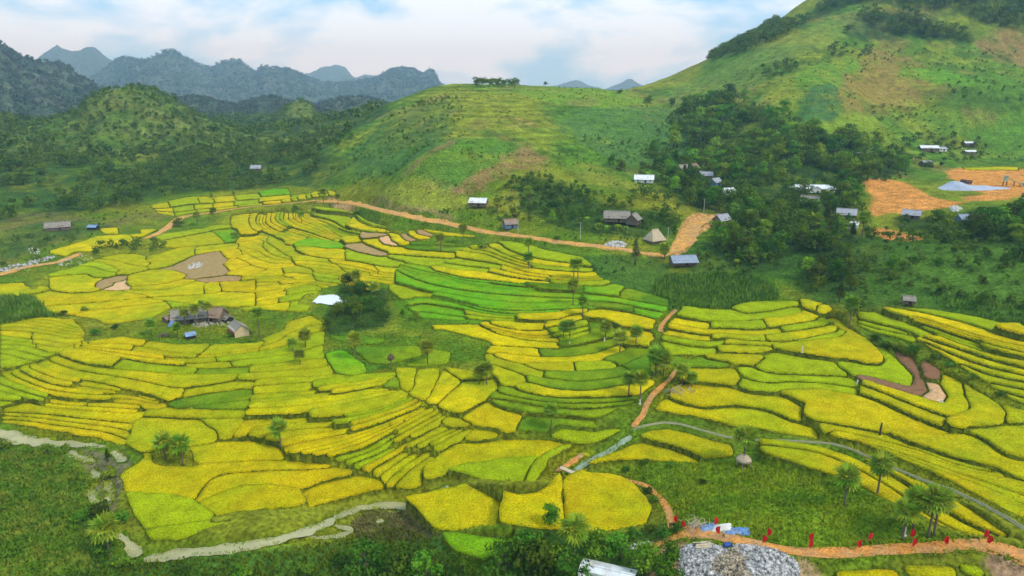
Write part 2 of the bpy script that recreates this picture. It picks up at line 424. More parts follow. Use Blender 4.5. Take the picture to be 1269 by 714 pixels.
# bands: consecutive bund lines, and what grows between each pair (n: = n narrower strips)
BANDS = [
 # small block far left
 (["22,399 42,395 72,395 101,407", "0,405 21,400 50,405 85,411 96,412", "0,410 25,411 62,416 85,420", "0,416 37,421 80,426", "0,429 30,429 62,437 72,436", "0,445 22,452"],
  ["O", "O", "YO", "LO", "L"]),
 # long strips of the left slope
 (["110,428 140,421 175,422 225,434 275,436 317,429 340,421 353,412 356,402 383,393",
   "100,430 140,432 175,437 225,445 275,442 317,437 337,434 360,427 380,414",
   "90,431 125,437 165,446 180,450 225,456 275,457 317,454 337,452 375,447 405,443",
   "72,439 105,450 145,457 175,461 212,466 250,467 317,464 350,460 400,455 409,452",
   "60,444 100,457 140,466 175,475 212,485 232,484 275,476 295,472 317,473 350,469 400,465 412,463"],
  ["YOYO", "YYOLL", "YLDO", "YYYYOO"]),
 (["60,444 100,457 140,466 175,475 212,485 232,484 275,476 295,472 317,473",
   "45,451 87,467 120,474 160,487 190,495 218,497 250,489 300,480 318,479"], ["YYG"]),
 (["45,451 87,467 120,474 160,487 190,495", "22,456 62,477 90,484 125,489 160,490 197,502"], ["YGY"]),
 (["22,456 62,477 90,484 125,489 160,490 197,501", "0,463 25,475 55,490 90,499 137,500 175,502 200,505"], ["YYG"]),
 (["0,463 25,475 55,490 90,499 137,500 175,502", "-10,480 32,496 62,506 100,510 160,512"], ["LYY"]),
 (["-20,480 0,484 32,498", "-20,505 0,508 20,505"], ["L"]),
 (["0,506 32,497 62,507 100,511 162,513 176,514", "0,508 50,515 100,521 162,524"], ["YY"]),
 (["0,508 50,515 100,521 162,524 178,533 190,535", "0,521 25,526 60,535 112,540 147,548 152,549"], ["GG"]),
 # the fan in the middle
 (["317,473 350,470 400,466 412,464 440,466 455,463 490,459", "315,481 405,471 455,464 490,461"], ["O"]),
 (["315,481 405,471 455,464 490,461", "312,492 375,484 425,476 475,467 490,466", "310,507 375,495 420,487 460,479 474,478",
   "306,522 362,517 425,500 475,488 498,484", "300,537 332,528 400,520 475,504 503,492"], ["YL", "OY", "YY", "GO"]),
 (["318,534 340,529 400,520 475,504 503,492", "345,552 360,546 387,537 425,527 500,501 511,496"], ["OL"]),
 (["345,552 360,546 387,537 425,527 500,501 511,496", "355,568 400,552 450,532 523,503"], ["YG"]),
 (["355,569 400,552 450,532 523,503", "413,572 450,559 475,541 520,512 533,506"], ["YY"]),
 (["413,572 450,559 475,541 520,512 533,506", "446,583 475,566 512,538 548,515"], ["LO"]),
 (["446,583 475,566 512,538 548,515", "476,589 500,566 525,548 560,530"], ["GO"]),
 (["476,589 500,566 525,548 560,530", "500,612 522,583 550,556 588,531"], ["GO"]),
 # far strip on the left beside the track
 (["187,255 207,250 230,245 270,246 317,242 345,235", "190,259 212,258 235,254 270,252 317,247 348,242", "195,264 222,270 250,266 280,263 317,258 345,254"],
  ["YLOYLB", "YLGYLY"]),
 (["350,247 380,242 413,236", "352,252 384,247 415,241"], ["YLYLYLY"]),
 # curved strips in the middle distance
 (["300,262 301,283 312,294 335,293 350,300", "318,262 317,275 325,288 345,297 358,304", "330,262 330,278 345,290 365,294 380,295", "343,258 341,272 352,284 372,292 395,297",
   "352,258 352,273 365,285 390,292 412,295", "372,258 378,270 395,282 420,291 432,295", "390,270 410,280 425,285 445,287 470,284"], ["YL", "YY", "YO", "LY", "YY", "YL"]),
 (["388,262 400,266 430,267 450,277 482,282", "388,266 408,271 425,279 445,284 470,284"], ["LY"]),
 (["392,254 420,258 450,268 480,277", "388,260 410,265 435,267 452,275 482,281"], ["LL"]),
 (["300,297 325,292 345,300 357,312 368,318", "300,305 320,303 335,315 360,322", "300,312 320,322 340,327 362,325", "300,318 322,330 345,332 360,331"], ["YO", "YY", "YY"]),
 (["375,309 415,306 450,317 500,325", "377,311 410,320 450,325 475,331 500,331"], ["YL"]),
 (["360,318 382,321 405,322 440,326 475,332 505,332", "365,325 395,325 440,331 475,339 512,339", "385,332 425,337 460,343 507,345", "392,341 430,343 460,349 480,353"], ["OYY", "YOY", "OY"]),
 (["300,333 327,337 360,332 385,334", "300,343 330,343 365,339 390,342", "300,357 347,353 392,350 420,353", "300,375 332,367 382,353 400,358", "300,386 340,383 375,380 388,366"], ["YO", "OY", "GO", "YL"]),
 (["386,338 420,342 440,350 470,354", "392,349 420,352 445,358 458,360"], ["LY"]),
 # green terraces below the road
 (["630,301 637,302 657,312 690,318 722,322", "627,306 650,317 705,326 728,327"], ["L"]),
 (["611,306 618,306 630,313 662,322 707,328", "612,308 627,317 662,328 707,332"], ["Y"]),
 (["595,308 610,309 627,317 662,328 707,332", "568,312 600,315 622,323 657,332 724,337"], ["YL"]),
 (["568,312 600,315 622,323 657,332 724,337", "565,319 587,323 617,327 662,339 727,343"], ["YY"]),
 (["556,322 587,325 617,328 662,340 727,344", "542,332 570,336 600,337 650,345 738,349"], ["LYO"]),
 (["542,332 570,336 600,337 650,345 738,349", "540,338 575,345 600,346 655,350 740,354"], ["YYL"]),
 (["495,328 520,335 540,339 575,346 600,347 655,351 700,352", "495,333 515,343 540,344 575,352 600,355 675,358 745,361", "490,336 515,349 550,358 600,363 675,364 757,367",
   "490,352 520,361 550,366 600,372 650,373 700,369 760,370", "482,354 498,371 522,366 550,371 600,381 650,381 700,375 770,378"], ["BBBD", "BBB", "BBB", "LBBB"]),
 (["498,376 525,370 565,376 600,384 650,383 700,377 770,379", "507,381 525,374 565,378 600,388 640,391 687,386 710,380 728,380"], ["BBB"]),
 (["505,384 525,382 575,388 600,391 638,392", "528,392 560,397 597,396 640,397"], ["BL"]),
 (["725,354 757,359 790,367 829,375", "722,362 760,368 795,376 830,382", "724,371 760,375 795,383 829,389", "728,379 765,381 800,390 825,396"], ["BD", "BB", "DB"]),
 (["722,384 745,384 775,391 815,400", "722,390 745,391 775,398 814,407"], ["Y"]),
 # rounded gold terraces
 (["640,391 687,386 710,380 728,381", "641,399 687,397 702,391 728,385"], ["Y"]),
 (["626,399 641,400 687,399 704,392 718,387", "610,402 650,408 690,403 712,395 722,391"], ["YY"]),
 (["600,402 632,411 662,414 692,409 714,400 728,396", "618,415 662,422 700,423 730,414"], ["YYL"]),
 (["690,431 717,427 745,417 748,405 735,396", "692,428 712,424 731,415 732,404 729,397"], ["D"]),
 (["536,407 565,404 592,405 612,412 650,423 690,427", "536,410 570,410 600,422 620,429 655,431 692,434"], ["YYY"]),
 (["605,431 650,431 692,434 720,433 757,423", "608,437 650,439 690,442 735,439 760,427"], ["YD"]),
 (["617,439 640,443 690,446 740,440 765,429", "617,444 640,449 690,452 730,449 770,435"], ["YY"]),
 (["652,450 690,450 720,449 757,452", "660,459 700,460 757,457"], ["OL"]),
 (["605,443 640,453 675,460", "607,449 640,461 672,468"], ["O"]),
 (["676,460 720,461 775,458", "673,468 720,471 776,466"], ["D"]),
 (["652,467 690,471 730,473 776,467", "655,474 690,480 730,481 775,476"], ["D"]),
 (["642,478 660,478 690,485 740,486 780,477 815,477", "645,485 690,492 740,493 790,491 815,484"], ["YY"]),
 (["630,484 650,489 690,494 740,494 795,492", "610,495 650,500 690,504 740,506 790,497"], ["D"]),
 (["610,496 640,500 680,506 735,508 770,503", "612,504 650,512 690,517 730,516 758,511"], ["D"]),
 # terraces of the right
 (["930,385 950,380 977,373", "925,389 960,384 982,376"], ["L"]),
 (["835,388 870,391 900,391 925,390 960,386 983,380", "833,394 870,398 900,398 940,394 970,391 986,386"], ["LL"]),
 (["832,396 870,400 900,400 950,398 985,392 1003,386", "828,403 870,408 900,406 940,407 985,403 1010,396"], ["YLY"]),
 (["827,404 870,409 900,407 940,409 985,404 1018,396", "822,411 870,415 900,413 945,415 990,411 1027,402"], ["YYL"]),
 (["822,411 870,415 900,413 945,416 990,412 1030,402", "820,418 870,422 900,419 935,423 990,423 1035,411"], ["YOY"]),
 (["820,418 870,422 900,420 935,424 990,425 1035,412 1048,407", "818,425 870,430 900,427 950,428 1000,424 1040,418"], ["LYL"]),
 (["818,426 870,431 900,428 950,429", "820,433 860,438 900,435 950,435"], ["LO"]),
 # strips at the far right
 (["1105,389 1132,392 1177,402 1232,410 1269,416 1310,421", "1104,391 1132,400 1177,411 1227,418 1269,423 1310,429"], ["YY"]),
 (["1125,398 1177,411 1227,418 1269,423 1310,429", "1137,405 1177,416 1227,424 1269,431 1310,437"], ["YY"]),
 (["1137,405 1177,416 1227,424 1269,431 1310,437", "1159,419 1202,430 1269,442 1310,449"], ["2:LY"]),
 (["1157,420 1202,431 1269,443 1310,450", "1150,427 1202,437 1269,454 1310,461", "1147,430 1177,440 1227,455 1269,463 1310,471", "1149,433 1177,446 1224,465 1269,473 1310,481"], ["YY", "YY", "Y"]),
 (["1185,450 1224,465 1269,474 1310,482", "1192,454 1224,474 1269,483 1310,492"], ["Y"]),
 (["1224,476 1269,485 1310,494", "1237,487 1269,503 1310,514"], ["YY"]),
 (["1130,383 1177,396 1232,404", "1108,388 1132,391 1177,401 1232,409"], ["L"]),
 (["1064,386 1092,393 1127,404 1160,415", "1062,395 1092,403 1127,412 1159,422"], ["LL"]),
 (["1062,398 1092,405 1120,411", "1062,402 1080,413 1110,418 1130,418"], ["L"]),
 (["1232,406 1269,407 1310,410", "1232,409 1269,413 1310,418"], ["Y"]),
 # strips of the right slope below the brown plot
 (["918,456 930,455 945,467 1000,470 1045,471 1064,479", "925,468 945,475 1000,474 1060,479"], ["L"]),
 (["918,471 945,478 995,475 1045,479 1087,488 1130,505 1172,520", "922,479 945,484 995,480 1040,484 1087,494 1130,512 1165,526"], ["LO"]),
 (["1017,533 1085,541 1140,553 1180,570 1235,585", "1040,543 1085,551 1130,560 1185,578 1240,588"], ["GG"]),
 (["1065,551 1110,558 1180,580 1230,594 1310,612", "1090,563 1130,580 1200,605 1250,625 1310,655"], ["GG"]),
 # under the canal
 (["938,547 990,549 1050,558 1090,576 1140,598 1200,626 1269,660", "940,572 985,573 1020,580 1065,600 1110,620 1160,646 1215,666 1262,672"], ["GGG"]),
]
CELLS = """
D 217,499 250,492 300,482 315,485 312,493 270,500 225,506
D 238,507 310,496 308,505 245,508
O 165,525 185,519 245,520 270,538 250,548 190,553 160,549
O 250,520 300,518 288,540 271,537
O 180,513 250,509 308,510 305,517 250,518 186,517
G 237,558 300,557 345,553 355,568 300,574 240,576
G 147,590 180,569 200,577 240,580 300,577 362,573 410,575 410,578 317,587 272,591 255,599 240,619 200,611 160,605
G 256,602 273,593 317,589 375,582 412,579 441,586 405,594 372,606 337,601 300,604 258,618 243,622
G 245,624 300,607 337,604 370,611 378,624 340,628 300,629 272,635
G 374,611 406,598 442,590 465,609 440,614 383,624
L 155,612 200,616 237,625 265,637 240,645 180,660 168,640
L 180,662 230,651 300,641 265,650 225,671 190,673
Y 490,458 515,459 518,473 507,485 497,482
D 471,479 490,468 496,473 494,482
Y 517,459 540,455 546,470 528,498 510,489
Y 548,457 570,472 536,502 530,499
Y 541,454 590,462 600,468 572,471 548,455
Y 574,474 605,472 600,494 571,516 547,507
G 576,519 602,498 650,515 635,539 603,532 588,530
O 546,518 560,520 584,530 562,532 548,527
O 577,545 588,533 617,537 600,547
G 526,585 565,554 600,548 645,543 680,541 699,551 668,570 620,569 575,578 545,594
L 549,595 577,580 622,571 666,572 646,591 600,585 562,589
L 702,552 723,561 688,583 657,597 649,592
G 500,636 525,630 552,615 575,601 600,601 618,604 616,648 600,648 540,661 538,648
G 620,604 650,607 694,602 702,656 680,655 640,649 618,648
G 696,602 727,592 775,605 807,632 800,645 762,655 730,658 704,656
B 545,668 580,659 640,655 635,680 600,700 560,690
O 212,304 212,298 235,293 262,288 277,301 245,304
B 265,285 285,287 287,300 279,301
L 200,292 240,285 275,281 265,284 235,291 208,296
Y 242,308 292,304 290,308 242,315
O 185,323 240,307 241,314 212,329 190,330
L 75,337 110,330 138,340 120,345
L 107,328 125,326 150,336 140,339
O 137,321 150,318 187,327 173,331
O 127,324 136,322 171,333 153,339
Y 82,342 107,339 120,347 112,362 85,363
Y -20,358 25,352 42,364 -20,368
S 120,350 147,344 150,352 120,357
T 140,350 155,348 160,359 142,360
Y 155,351 170,342 212,335 230,342 200,352 162,355
Y 162,357 200,354 232,348 235,351 205,360 172,361
S 210,332 240,318 270,312 277,320 282,337 262,343 235,345 232,340 217,335
S 250,346 300,343 296,348 255,349
G 37,366 115,365 150,361 184,368 125,374 62,379
Y 150,361 212,360 235,351 250,352 252,366 224,366 187,368
Y 254,353 270,351 275,361 254,366
G 272,351 302,350 317,346 317,361 276,362
G 62,381 125,376 184,370 204,373 180,377 112,384 80,387
Y 187,370 225,368 275,363 317,363 317,381 240,377 206,372
G 114,386 180,379 205,375 212,382 190,394 150,401 130,403 118,395
L 208,374 240,380 225,380 213,382
Y 275,312 295,310 302,317 282,320
Y 276,328 287,322 306,329 286,336
Y 286,338 307,331 325,336 305,343
B 374,303 390,297 420,300 428,305 405,308 376,306
Y 522,280 532,277 552,288 590,290 590,295 550,294 528,286
S 515,283 521,280 539,294 525,296 517,290
Y 505,285 513,281 517,291 536,297 520,299 507,292
S 495,289 503,285 506,293 516,300 505,300
Y 485,292 494,288 496,297 506,304 495,304 485,298
T 469,295 483,293 485,300 492,306 475,303
Y 450,297 468,295 474,304 500,311 562,315 565,319 512,317 475,312 455,305
D 507,306 565,306 567,311 507,310
D 512,300 565,300 565,304 510,304
S 427,305 447,299 480,314 472,316 440,311
L 485,319 565,321 542,329 500,325
S 447,287 470,290 455,297 446,296
Y 425,293 444,291 446,299 430,302
D 752,446 790,431 802,437 772,452
D 776,455 803,439 806,450 800,462 778,458
Y 772,420 800,414 815,418 795,428 778,428
Y 613,456 640,463 651,470 650,476 636,478 626,466
D 648,514 695,514 743,530 739,534 690,526 678,541 640,536
L 679,542 693,529 740,536 752,528 776,527 745,550 725,558
G 955,428 1000,426 1040,421 1051,411 1045,399 1031,390 1043,387 1051,400 1063,412 1079,420 1084,435 1094,449 1085,455 1070,456 1060,450 1030,446 1000,440 975,433
Y 1003,372 1011,375 1010,386 1004,384
Y 1013,378 1021,380 1020,387 1014,386
L 952,437 990,447 1035,455 1045,466 1005,463 960,462 937,455 952,443
O 842,446 900,441 944,442 938,452 926,453 900,447
O 853,459 905,456 917,472 882,475 863,470
D 842,448 870,443 903,451 855,455
G 868,479 895,481 925,494 975,495 996,507 989,513 987,524 970,516 945,505 910,502 880,509 850,505 835,497 851,491
G 973,489 1020,485 1060,491 1100,503 1150,523 1168,532 1120,534 1080,533 1040,530 1002,523 996,512 1001,506 990,498
Y 804,506 833,499 870,512 910,505 945,510 977,522 1006,533 1004,538 945,534 905,532 880,523 832,511
L 1080,424 1098,425 1111,447 1130,467 1126,480 1102,475 1052,465 1038,455 1069,459 1093,461 1101,455 1091,440
R 1103,428 1136,438 1140,467 1150,485 1137,491 1092,481 1066,474 1068,472 1128,482 1136,475 1132,462 1115,445
R 1143,442 1166,455 1163,471 1147,471
T 1148,474 1163,475 1173,495 1168,500 1145,494 1152,486
Y 1170,458 1192,467 1193,490 1202,507 1177,516 1127,499 1066,481 1074,480 1142,497 1170,503 1177,492 1168,472
Y 1195,470 1217,486 1236,499 1245,515 1241,524 1207,530 1171,526 1204,512
Y 1239,499 1269,509 1310,517 1310,523 1269,524 1247,525 1249,515
O 1208,536 1269,529 1310,526 1310,572 1269,570 1242,568 1231,551
G 1106,539 1169,538 1182,543 1214,544 1234,560 1254,572 1310,577 1310,595 1250,586 1235,579 1180,567 1120,548
O 801,538 828,527 860,534 904,546 908,562 880,566 854,561 806,548
G 731,580 746,564 770,556 800,550 825,552 852,563 861,570 830,567 800,567 770,572 745,581
G 1033,708 1083,691 1103,691 1120,722 1033,722
O 1107,691 1174,684 1191,716 1124,722
L 1178,684 1203,682 1225,716 1194,718
Y 60,311 82,305 105,300 112,305 92,314 66,316
Y 84,304 105,298 122,292 146,294 148,301 118,304
Y 122,283 146,282 148,291 128,290
Y 172,284 198,284 190,291 176,292
B 402,440 425,434 452,452 455,461 440,465 420,463 408,452
D 430,428 470,430 520,428 525,440 480,452 456,450
D 405,418 440,416 480,420 470,427 430,426
D 530,432 560,436 555,452 520,455 500,454 530,444
Y 1192,207 1230,207 1262,208 1262,212 1195,211
"""
def resample(line, n):
    P = np.array(PP(line)) if isinstance(line, str) else np.asarray(line)
    P = catmull(P, 8)
    s = np.r_[0, np.cumsum(np.linalg.norm(np.diff(P, axis=0), axis=1))]; s /= s[-1]
    u = np.linspace(0, 1, n)
    return np.c_[np.interp(u, s, P[:, 0]), np.interp(u, s, P[:, 1])]
cells = []     # (code, outline in photograph pixels)
frnd = random.Random(11)
for lines, codes in BANDS:
    R = [resample(l, 61) for l in lines]
    for k, code in enumerate(codes):
        A, B = R[k], R[k + 1]
        nsub = 1
        gap_ = np.linalg.norm(A - B, axis=1).mean(); nsub = max(1, int(round(gap_ / (6.6 if A[:, 1].mean() < 430 else 9.5))))
        if ':' in code: nsub, code = int(code.split(':')[0]), code.split(':')[1]
        for s in range(nsub):
            a = A + (B - A) * s / nsub; b = A + (B - A) * (s + 1) / nsub
            n = len(code)
            cuts = [0] + [int(round(60 * (i + frnd.uniform(-.22, .22)) / n)) for i in range(1, n)] + [60]
            runs = []
            for i, c in enumerate(code):       # neighbours of one colour are one long paddy
                if runs and runs[-1][0] == c and frnd.random() < .93: runs[-1][2] = cuts[i + 1]
                else: runs.append([c, cuts[i], cuts[i + 1]])
            for c, i0, i1 in runs:
                cells.append((c, np.vstack([a[i0:i1 + 1:2] if (i1 - i0) % 2 == 0 else np.vstack([a[i0:i1:2], a[i1:i1 + 1]]), (b[i0:i1 + 1])[::-2] if (i1 - i0) % 2 == 0 else np.vstack([b[i1:i0:-2], b[i0:i0 + 1]])])))
for ln in CELLS.strip().splitlines():
    c, rest = ln.split(' ', 1)
    P = np.array(PP(rest))
    # round the corners a little
    Q = []
    for i in range(len(P)):
        p, q, r = P[i - 1], P[i], P[(i + 1) % len(P)]
        kp, kr = min(.18, 3.0 / (np.linalg.norm(p - q) + 1e-6)), min(.18, 3.0 / (np.linalg.norm(r - q) + 1e-6))
        a, b = q + (p - q) * kp, q + (r - q) * kr
        Q += [a, q * 0.6 + (a + b) * 0.2, b]
    cells.append((c, np.array(Q)))

ZONES = ["0,402 90,396 106,412 104,425 150,418 225,428 317,426 352,410 355,400 385,390 404,402 400,440 450,462 490,456 600,462 622,480 655,512 640,540 700,545 730,560 660,597 560,592 510,612 470,612 440,618 380,628 300,632 268,640 240,660 190,676 166,640 150,600 180,566 150,550 60,536 0,522",
 "60,314 120,292 200,290 250,285 300,258 400,262 500,290 560,315 500,345 400,355 380,388 230,378 140,402 116,396 60,388 38,366 60,340 110,325", "-20,352 28,350 46,366 -20,370",
 "186,256 230,243 350,232 415,236 420,246 350,254 250,268 196,264", "480,332 520,305 560,306 600,300 640,298 722,318 745,345 830,373 815,405 720,386 640,398 520,396 482,360",
 "532,405 640,396 720,386 815,404 806,425 806,455 815,484 760,510 730,535 640,505 605,480 600,440 610,425", "820,384 1000,370 1025,376 1055,404 1090,426 1170,455 1269,508 1310,516 1310,600 1269,650 1000,545 830,514 800,508 830,490 822,430", "1062,385 1150,384 1310,412 1310,512 1240,490 1150,432 1062,404",
 "500,636 525,628 552,613 600,600 690,603 727,590 775,603 809,632 802,648 762,656 730,660 680,657 600,650 538,663", "935,546 1000,549 1060,560 1140,598 1200,626 1290,672 1262,674 1215,668 1060,602 940,573", "726,584 745,562 800,536 828,525 908,544 910,566 862,572 770,574"]
NOZONE = ["188,560 240,558 246,580 190,580", "800,512 830,515 905,535 1000,541 1060,552 1130,578 1240,628 1300,655 1300,676 1200,622 1130,594 1075,570 1040,556 952,548 905,545 852,531 827,526",
 "1062,404 1085,418 1150,437 1195,459 1245,493 1300,522 1300,532 1235,497 1190,465 1150,450 1100,438 1070,426", "690,583 730,557 790,525 800,505 770,503 700,548"]
CELL = 0.6
X0, Y0, NX, NY = -400.0, 95.0, 1450, 760
lab = np.full((NY, NX), -1, np.int16); zone = np.zeros((NY, NX), bool)
rx, ry = X0 + CELL * np.arange(NX), Y0 + CELL * np.arange(NY)
def rmask(W):
    lo, hi = W.min(0), W.max(0)
    i0, i1 = np.clip(((np.array([lo[0], hi[0]]) - X0) / CELL).astype(int) + [0, 2], 0, NX); j0, j1 = np.clip(((np.array([lo[1], hi[1]]) - Y0) / CELL).astype(int) + [0, 2], 0, NY)
    if i1 <= i0 or j1 <= j0: return None
    gx, gy = np.meshgrid(rx[i0:i1], ry[j0:j1]); return (slice(j0, j1), slice(i0, i1)), inpoly(gx, gy, W)
for q, (c, P) in enumerate(cells):
    W = densify(np.vstack([P, P[:1]]), 6)[:-1]; W = cast(W)[:, :2]
    r_ = rmask(W)
    if r_: lab[r_[0]][r_[1]] = q
for z_, val in [(ZONES, True), (NOZONE, False)]:
    for px in z_:
        r_ = rmask(cast(densify(np.array(PP(px) + PP(px)[:1]), 8)[:-1])[:, :2])
        if r_: zone[r_[0]][r_[1]] = val
for Rb in [q for v in rbs.values() for q in v] + wrb + [canal, pond]:      # nothing grows on tracks and water
    for x, y, z, w in Rb:
        k = int((w / 2 + .7) / CELL) + 1; i, j = int((x - X0) / CELL), int((y - Y0) / CELL)
        zone[max(0, j - k):j + k + 1, max(0, i - k):i + k + 1] = False; lab[max(0, j - k):j + k + 1, max(0, i - k):i + k + 1] = -1
for it in range(11):        # fields reach out until they meet at a bund
    free = zone & (lab < 0); new = lab.copy()
    for dy, dx in ((1, 0), (-1, 0), (0, 1), (0, -1)) + (((1, 1), (-1, -1), (1, -1), (-1, 1)) if it % 2 else ()):
        sh = np.roll(lab, (dy, dx), (0, 1)); m = free & (new < 0) & (sh >= 0); new[m] = sh[m]
    lab = new
def outline(mask, i0, j0):
    nxt = {}
    m = np.pad(mask, 1); J, I = np.nonzero(m)
    for j, i in zip(J, I):
        if not m[j - 1, i]: nxt.setdefault((i, j), []).append((i + 1, j))
        if not m[j, i + 1]: nxt.setdefault((i + 1, j), []).append((i + 1, j + 1))
        if not m[j + 1, i]: nxt.setdefault((i + 1, j + 1), []).append((i, j + 1))
        if not m[j, i - 1]: nxt.setdefault((i, j + 1), []).append((i, j))
    best, ba = None, 0
    while nxt:
        s = next(iter(nxt)); loop = [s]; p = s
        while True:
            l_ = nxt[p]; n_ = l_.pop()
            if not l_: del nxt[p]
            if n_ == s or n_ not in nxt: break
            loop.append(n_); p = n_
        a = np.array(loop, float); ar = .5 * np.sum(a[:, 0] * np.roll(a[:, 1], -1) - a[:, 1] * np.roll(a[:, 0], -1))
        if ar > ba: best, ba = a, ar
    if best is None: return None
    for _ in range(2): best = (np.roll(best, 1, 0) + 2 * best + np.roll(best, -1, 0)) / 4
    for _ in range(1): best = (np.roll(best, 2, 0) + np.roll(best, 1, 0) + best + np.roll(best, -1, 0) + np.roll(best, -2, 0)) / 5
    w = np.c_[X0 + CELL * (best[:, 0] - 1.5 + i0), Y0 + CELL * (best[:, 1] - 1.5 + j0)]
    n = max(10, int(len(w) / 2.6)); k = np.linspace(0, len(w), n, endpoint=False).astype(int)
    return w[k]
paddies = []   # dict(code, outline, level)
for q, (c, P) in enumerate(cells):
    J, I = np.nonzero(lab == q)
    if len(J) < 14: continue
    j0, i0 = J.min(), I.min()
    xy = outline(lab[j0:J.max() + 1, i0:I.max() + 1] == q, i0, j0)
    if xy is None or len(xy) < 5: continue
    area = .5 * np.sum(xy[:, 0] * np.roll(xy[:, 1], -1) - xy[:, 1] * np.roll(xy[:, 0], -1))
    if area < 5: continue
    zz = bil(GBASE, xy[:, 0], xy[:, 1]); cx = xy.mean(0); dist = np.hypot(*cx)
    co = np.linalg.lstsq(np.c_[np.ones(len(xy)), xy - cx], zz, rcond=None)[0]
    paddies.append(dict(code=c, xy=xy, c=cx, z=co[0], g=co[1:] * .22, area=area, dist=dist))
def plev(p, x, y): return p['z'] + p['g'][0] * (x - p['c'][0]) + p['g'][1] * (y - p['c'][1])
inpad = np.zeros(GX.shape, bool)
for p in paddies:
    lo, hi = p['xy'].min(0) - 1, p['xy'].max(0) + 1
    m = (GX > lo[0]) & (GX < hi[0]) & (GY > lo[1]) & (GY < hi[1])
    idx = np.argwhere(m)
    if not len(idx): continue
    x, y = GX[m], GY[m]
    k = inpoly(x, y, p['xy'])
    ii = idx[k]
    GZ[ii[:, 0], ii[:, 1]] = plev(p, x[k], y[k])
    inpad[ii[:, 0], ii[:, 1]] = True
# grading of the sheet
def grade(Rb, dz, fall, cover=None, only_free=False):
    """set the sheet's height along a ribbon, easing out over `fall` metres"""
    lo, hi = Rb[:, :2].min(0) - 12, Rb[:, :2].max(0) + 12
    m = (GX > lo[0]) & (GX < hi[0]) & (GY > lo[1]) & (GY < hi[1])
    if only_free: m &= ~inpad
    idx = np.argwhere(m); x, y = GX[m], GY[m]
    for a in range(0, len(x), 20000):
        xs, ys = x[a:a + 20000], y[a:a + 20000]
        d2 = (xs[:, None] - Rb[None, :, 0]) ** 2 + (ys[:, None] - Rb[None, :, 1]) ** 2
        k = d2.argmin(1); d = np.sqrt(d2[np.arange(len(k)), k]); hw = Rb[k, 3] / 2
        f = 1 - smooth(hw, hw + fall, d)
        ii = idx[a:a + 20000]; q = f > 0
        z = GZ[ii[q, 0], ii[q, 1]]
        GZ[ii[q, 0], ii[q, 1]] = z + (Rb[k[q], 2] + dz - z) * f[q]
def ribbon_mesh(Rb, lift, nacross=5, wob=0.25, seed=1, zmode='ground', flat=0.0):
    n = len(Rb); V = []; 
    t = np.gradient(Rb[:, :2], axis=0); t /= np.linalg.norm(t, axis=1, keepdims=True) + 1e-9
    nr = np.c_[t[:, 1], -t[:, 0]]
    s = np.arange(n) * 1.0
    wl = Rb[:, 3] / 2 * (1 + wob * fbm(s, s * 0, 5, 3, seed)); wr = Rb[:, 3] / 2 * (1 + wob * fbm(s, s * 0 + 50, 5, 3, seed + 5))
    for k in range(nacross):
        f = k / (nacross - 1); off = -wl + (wl + wr) * f
        xy = Rb[:, :2] + nr * off[:, None]
        z = (bil(GZ, xy[:, 0], xy[:, 1]) if zmode == 'ground' else Rb[:, 2] + flat) + lift
        V.append(np.c_[xy, z])
    V = np.stack(V, 1).reshape(-1, 3)
    i = np.arange(n - 1)[:, None] * nacross + np.arange(nacross - 1)[None]
    i = i.ravel()
    return V, np.c_[i, i + 1, i + nacross + 1, i + nacross]
for v in rbs.values():
    for Rb in v: grade(Rb, 0.0, 2.5)
for Rb in wrb: grade(np.c_[Rb[:, :3], Rb[:, 3] + 0.8], -0.6, 1.6)
grade(canal, 0.1, 1.5)
grade(np.c_[pond[:, :3], pond[:, 3] + 1], -0.5, 1.5)

# small roughness of grass and scrub outside the fields, graded strips kept smooth
rough = (~inpad) * (1 - smooth(1200, 1600, DG)) * smooth(60, 100, DG)
GZ = GZ + rough * (fbm(GX, GY, 5.0, 2, 31) * 0.28 + hillw * fbm(GX, GY, 7.0, 2, 37) * 0.5)

# ------------------------------------------------------------------ land cover, with shade between trees painted under the woods
C = lambda *c: np.array(c, float)
GRASS, GRASS2 = C(.095, .165, .008), C(.18, .195, .012)
HILL, HILL2, TAN = C(.090, .185, .016), C(.21, .235, .020), C(.25, .175, .05)
cov = np.zeros(GX.shape + (3,))
# small cultivation steps along the contours of the two hills
GZ = GZ + (~inpad) * hillw * smooth(-.1, .25, fbm(GX, GY, 110, 2, 44)) * .45 * np.sin(GZ * 2 * math.pi / 2.4 + 2 * fbm(GX, GY, 30, 2, 45))
a = smooth(-.25, .3, fbm(GX, GY, 30, 4, 51))[..., None]
cov[:] = GRASS * (1 - a) + GRASS2 * a
hw_ = smooth(32, 48, GZ)[..., None] * smooth(400, 470, DG)[..., None]
b = smooth(-.3, .35, fbm(GX, GY, 60, 5, 61))[..., None]
hc = HILL * (1 - b) + HILL2 * b
e = (smooth(.25, .5, fbm(GX, GY, 42, 4, 71)) * 0.55)[..., None]
hc = hc * (1 - e) + TAN * e
d_ = (smooth(.1, .55, fbm(GX, GY, 16, 4, 75)) * .6)[..., None]
hc = hc * (1 - d_) + C(.045, .11, .016) * d_
rowm = smooth(-.05, .2, fbm(GX, GY, 75, 3, 46)) * (.18 + .14 * fbm(GX, GY, 12, 2, 47))
hc = hc * (1 + rowm * np.sin(GZ * 2 * math.pi / 3.3 + 1.5 * fbm(GX, GY, 25, 2, 48)))[..., None]
hc = hc * (1 + .5 * fbm(GX, GY, 7, 3, 49, .7))[..., None]
f_ = (smooth(.30, .6, fbm(GX, GY, 9, 3, 52, .6)) * .45)[..., None]
hc = hc * (1 - f_) + C(.035, .085, .012) * f_
cov = cov * (1 - hw_) + hc * hw_
